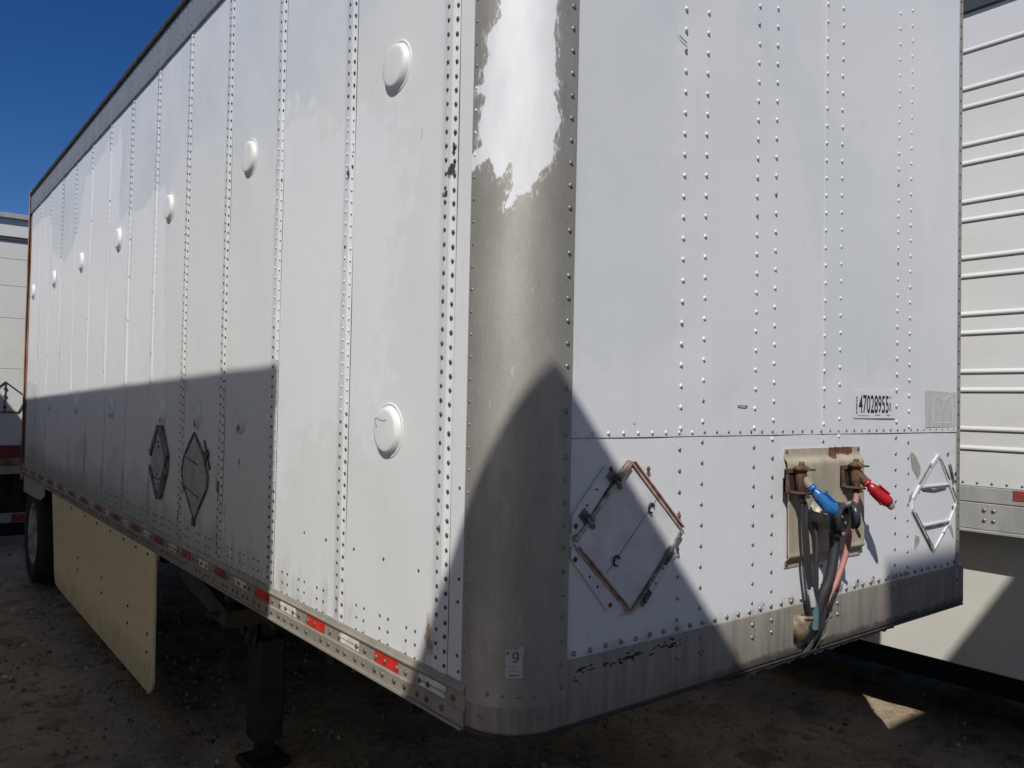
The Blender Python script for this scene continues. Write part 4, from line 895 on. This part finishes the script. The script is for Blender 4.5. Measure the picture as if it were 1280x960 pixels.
# ================================================================ RIBBED TRAILER (right)
X3 = 3.40
C = thing('ribbed_trailer', 'white trailer with horizontal ribbed side panels standing to the right of the riveted trailer', 'trailer', (X3 + 1.25, 4.0, 0), group='parked trailers'); WROOT[2] = Matrix.Translation(-Vector(C.location))
def cp(o): o.parent = C; o.matrix_parent_inverse = WROOT[2]; return o
y0, y1 = -1.4, 9.8
ribs = [3.777, 3.569, 3.467, 3.260, 3.159, 2.949, 2.848, 2.643, 2.543, 2.337, 2.235, 2.027, 1.927, 1.72, 1.617]
edges = [4.0] + ribs + [1.430]
for a, b in zip(edges[:-1], edges[1:]):
    # each ribbed strip: flat sheet above, rolled bead at its foot
    top, bot = a - .0015, b + .0015; last = b == 1.430
    pr = [(X3, top), (X3, bot + .028), (X3 - .005, bot + .022), (X3 - .010, bot + .014), (X3 - .009, bot + .007), (X3 - .004, bot + .002), (X3 + .004, bot)] if not last else [(X3, top), (X3, bot)]
    m = MB(); ys = np.linspace(y0, y1, 40); V = []; n = len(pr)
    for y in ys: V += [(x + .0015 * math.sin(y * 5 + z * 3), y, z) for x, z in pr] + [(X3 + .012, y, bot), (X3 + .012, y, top)]
    n += 2; F = [(i * n + q, i * n + (q + 1) % n, (i + 1) * n + (q + 1) % n, (i + 1) * n + q) for i in range(len(ys) - 1) for q in range(n)]
    m.add(V, F); cp(m.build('ribbed_panel', 'wall3'))
cp(MB().box((X3 + .013, y0 + .02, 1.2), (X3 + 2.4, y1, 4.02)).build('trailer_body', 'wall2'))
cp(MB().box((X3 - .02, y0, 4.001), (X3 + .10, y1, 4.25), .004).build('roof_rail', 'darkroof'))
cp(MB().box((X3 + .05, y0, 4.05), (X3 + 2.5, y1, 4.252)).build('roof', 'railw'))
for z0, z1, o in ((1.347, 1.428, .006), (1.205, 1.343, .010), (1.186, 1.203, .022)): cp(MB().box((X3 - o, y0, z0), (X3 + .05, y1, z1), .003).build('bottom_rail', 'railw'))
m = MB(); y = y0 + .1
while y < 6: m.dome((X3 - .001, y, 1.449), (-1, 0, 0), .0075, .005); y += .072
for yy in (.20, .245, .62, .665, -.2):
    for z in (1.255, 1.308): m.dome((X3 - .010, yy, z), (-1, 0, 0), .011, .008)
o = cp(m.build('rail_rivets', 'rivet_mid')); o['kind'] = 'stuff'
for yy in (-.07, -.8, .95, 1.7): cp(MB().box((X3 - .0085, yy, 1.372), (X3 - .006, yy + .18, 1.424)).build('reflector_tape', 'reddull'))
XS = 3.55
cp(MB().box((XS, y0 + .1, .42), (XS + .02, 7, 1.19), .004).build('side_skirt', 'skirtw'))
cp(MB().box((X3 + 2.36, y0 + .1, .42), (X3 + 2.38, 7, 1.19), .004).build('side_skirt', 'skirtw'))  # hidden far-side skirt, added to shut out light from beyond
cp(MB().box((XS + .25, y0 + .3, .95), (X3 + 2.3, y1, 1.185)).build('underframe', 'black'))
for yy in (8.0, 9.2):
    for sx, s in ((X3 + .05, -1), (X3 + 2.45, 1)):
        add_wheel(C, sx, yy, s)
for o in C.children:
    if o.name.startswith('wheel'): o.matrix_parent_inverse = WROOT[2]
cp(MB().box((XS + .5, 3, 0), (XS + .62, 3.12, .96)).build('landing_leg', 'black')); cp(MB().box((X3 + 1.9, 2, 0), (X3 + 2.02, 2.12, .96)).build('landing_leg', 'black'))
cp(MB().box((XS + .95, y0 + .2, .0), (XS + .99, 7.2, .96)).build('shade_panel', 'black')); cp(MB().box((XS + .06, y0 + .2, .05), (X3 + 2.3, y0 + .24, .96)).build('shade_panel', 'black'))  # black sheets added to darken the view under the trailer

# ================================================================ other trailers and an added shed shape (block the sun, out of view)
def plain_trailer(name, label, poly, zt, zb, rot_panels=True, wheels=(), group='parked trailers', wall='wallw'):
    cx = sum(p[0] for p in poly) / len(poly); cy = sum(p[1] for p in poly) / len(poly)
    t = thing(name, label, 'trailer', (cx, cy, 0), group=group); IM = Matrix.Translation(Vector((-cx, -cy, 0)))
    def q(o): o.parent = t; o.matrix_parent_inverse = IM; return o
    n = len(poly); ins = [(cx + (x - cx) * .985, cy + (y - cy) * .995) for x, y in poly]
    q(MB().prism([(x, y, zb + .05) for x, y in ins], (0, 0, zt - zb - .06)).build('trailer_body', 'dark_gap'))
    for i in range(n):
        a = Vector((*poly[i], 0)); b = Vector((*poly[(i + 1) % n], 0)); L_ = (b - a).length; k_ = max(2, round(L_ / 1.2)); nr = Vector(((b - a).y, -(b - a).x, 0)).normalized()
        if nr.dot((a + b) / 2 - Vector((cx, cy, 0))) < 0: nr = -nr
        for j in range(k_):
            p = a + (b - a) * (j / k_ + .002); r = a + (b - a) * ((j + 1) / k_ - .002); pp = [p - nr * .03, r - nr * .03, r, p]
            q(MB().prism([(v.x, v.y, zb + .13) for v in pp], (0, 0, zt - zb - .30)).build('wall_panel', wall))
        for z0, h, mm, nm in ((zb, .12, 'railw', 'bottom_rail'), (zt - .16, .16, 'toprail', 'top_rail')):
            pp = [a - nr * .03, b - nr * .03, b + nr * .004, a + nr * .004]; q(MB().prism([(v.x, v.y, z0) for v in pp], (0, 0, h)).build(nm, mm))
    q(MB().prism([(x, y, zt - .03) for x, y in ins], (0, 0, .035)).build('roof', 'railw'))
    for (x, y, s) in wheels: add_wheel(t, x, y, s)
    for o in t.children:
        if o.name.startswith('wheel'): o.matrix_parent_inverse = IM
    return t, q
ang = math.radians(1.25); ca, sa = math.cos(ang), math.sin(ang); ax0, ay0 = -1.535, .135
def ar(u, v): return (ax0 + u * ca - v * sa, ay0 + u * sa + v * ca)
TA, qa = plain_trailer('box_trailer', 'white box trailer parked parallel on the left side of the riveted trailer', [ar(0, 0), ar(0, 9.6), ar(-2.5, 9.6), ar(-2.5, 0)], 4.055, 1.0, wheels=[(-1.95, 8.4, 1), (-4.0, 8.4, -1)])
qa(MB().box((-2.0, 2.2, 0), (-1.88, 2.32, 1.0)).build('landing_leg', 'black')); qa(MB().box((-3.4, 2.2, 0), (-3.28, 2.32, 1.0)).build('landing_leg', 'black'))
qa(MB().box((-3.6, 2.5, .5), (-1.7, 6.8, .98)).build('underframe', 'black'))
TB, qb = plain_trailer('box_trailer', 'white box trailer standing nose to nose in front of the left row', [(-1.605, -1.515), (-4.1, -1.952), (-4.1, -9.5), (.295, -9.5)], 4.33, 1.0, wheels=[(-1.75, -3.2, 1), (-3.9, -3.2, -1)])
qb(MB().box((-3.6, -9, .5), (-1.7, -2, .98)).build('underframe', 'black'))
# unseen shed-shaped caster, added and sized for the shadow low on the front
SH = thing('unseen_shed_caster', 'unseen tall pale shed shape added to cast the shadow low on the trailer front', 'shed', (.8, -6, 0)); IM = Matrix.Translation(Vector((-.8, 6, 0)))
def qs(o): o.parent = SH; o.matrix_parent_inverse = IM; return o
sp = [(-1.05, -2.52), (1.0, -2.52), (3.0, -9.5), (1.3, -9.5)]
qs(MB().prism([(x, y, -.1) for x, y in [(-1.03, -2.55), (.98, -2.55), (2.97, -9.47), (1.33, -9.47)]], (0, 0, 5.2)).build('shed_wall', 'shed'))
for i in range(5): qs(MB().box((-1.045 + i * .404, -2.56, 0), (-1.045 + i * .404 + .395, -2.522, 5.12), .003).build('cladding_panel', 'shed'))
qs(MB().prism([(x, y, 5.13) for x, y in sp], (0, 0, .11)).build('shed_roof', 'darkroof'))
dr = qs(MB().box((-.2, -2.52, 0), (.7, -2.50, 2.1)).build('door', 'railw')); hh = MB().box((.58, -2.5, 1.0), (.62, -2.46, 1.12)).build('door_handle', 'dark_metal'); hh.parent = dr

# ================================================================ trailer behind, far left
EY = 9.6
E = thing('dry_van_trailer', 'white trailer end with dark red rail glimpsed beyond the rear post at the far left', 'trailer', (-.8, 13, 0), group='parked trailers'); IE = Matrix.Translation(Vector((.8, -13, 0)))
def qe(o): o.parent = E; o.matrix_parent_inverse = IE; return o
ex0, ex1 = -2.1, .55
qe(MB().box((ex0 + .02, EY + .05, 1.0), (ex1 - .02, 20, 3.9)).build('trailer_body', 'wall2'))
for z0, z1 in ((1.20, 1.60), (1.604, 2.10), (2.104, 2.70), (2.704, 3.08), (3.084, 3.40), (3.404, 3.62)): qe(MB().box((ex0, EY, z0), (ex1, EY + .04, z1), .003).build('wall_panel', 'wall2'))
qe(MB().box((ex0, EY - .03, 3.66), (ex1, EY + .05, 3.87), .004).build('header', 'wall2')); qe(MB().box((ex0, EY - .02, 3.622), (ex1, EY + .05, 3.657)).build('header_gap', 'darkroof'))
qe(MB().box((ex0 - .02, EY - .08, 3.872), (ex1 + .02, 20, 3.93), .004).build('roof_rail', 'railw'))
qe(MB().box((ex0, EY - .03, 1.065), (ex1, EY + .05, 1.195), .004).build('bottom_rail', 'redrail'))
qe(MB().box((ex0, EY - .02, .97), (ex1, EY + .04, 1.06), .003).build('sill', 'rustpost')); qe(MB().box((ex0, EY, .86), (ex1, EY + .04, .965), .003).build('sill', 'railw'))
bp = qe(MB().box((ex0 + .1, EY - .02, .29), (ex1 - .1, EY + .06, .40), .004).build('bumper', 'railw'))
for i in range(5): o = MB().box((.08 - i * .5, EY - .023, .30), (.22 - i * .5, EY - .0205, .39)).build('reflector_tape', 'reddull'); o.parent = bp
for x in (-1.7, .1): qe(MB().box((x, EY + .0, .40), (x + .08, EY + .06, .86)).build('bumper_post', 'black'))
qe(MB().box((ex0 + .1, EY + .1, .12), (ex1 - .1, EY + .2, .97)).build('undercarriage', 'black'))
m = MB(); cz = 1.75; cxx = -.02
pts = [(cxx, cz + .20), (cxx + .22, cz + .02), (cxx + .14, cz - .16), (cxx - .14, cz - .16), (cxx - .22, cz)]
for a, b in zip(pts, pts[1:] + pts[:1]): m.bar((a[0], EY, a[1]), (b[0], EY, b[1]), .012, .012, N)
m.bar((cxx + .0, EY, cz + .2), (cxx, EY, cz - .16), .010, .012, N)
for x, z in ((cxx, cz + .12), (cxx, cz + .03), (cxx, cz - .1), (cxx - .14, cz - .14)): m.dome((x, EY - .01, z), N, .02, .01)
qe(m.build('placard_frame', 'dark_metal'))
for yy in (11.2, 12.4):
    for sx, s in ((ex0 + .1, -1), (ex1 - .1, 1)): add_wheel(E, sx, yy, s)
for o in E.children:
    if o.name.startswith('wheel'): o.matrix_parent_inverse = IE
for o in bpy.data.objects:
    if '_world' in o: del o['_world']
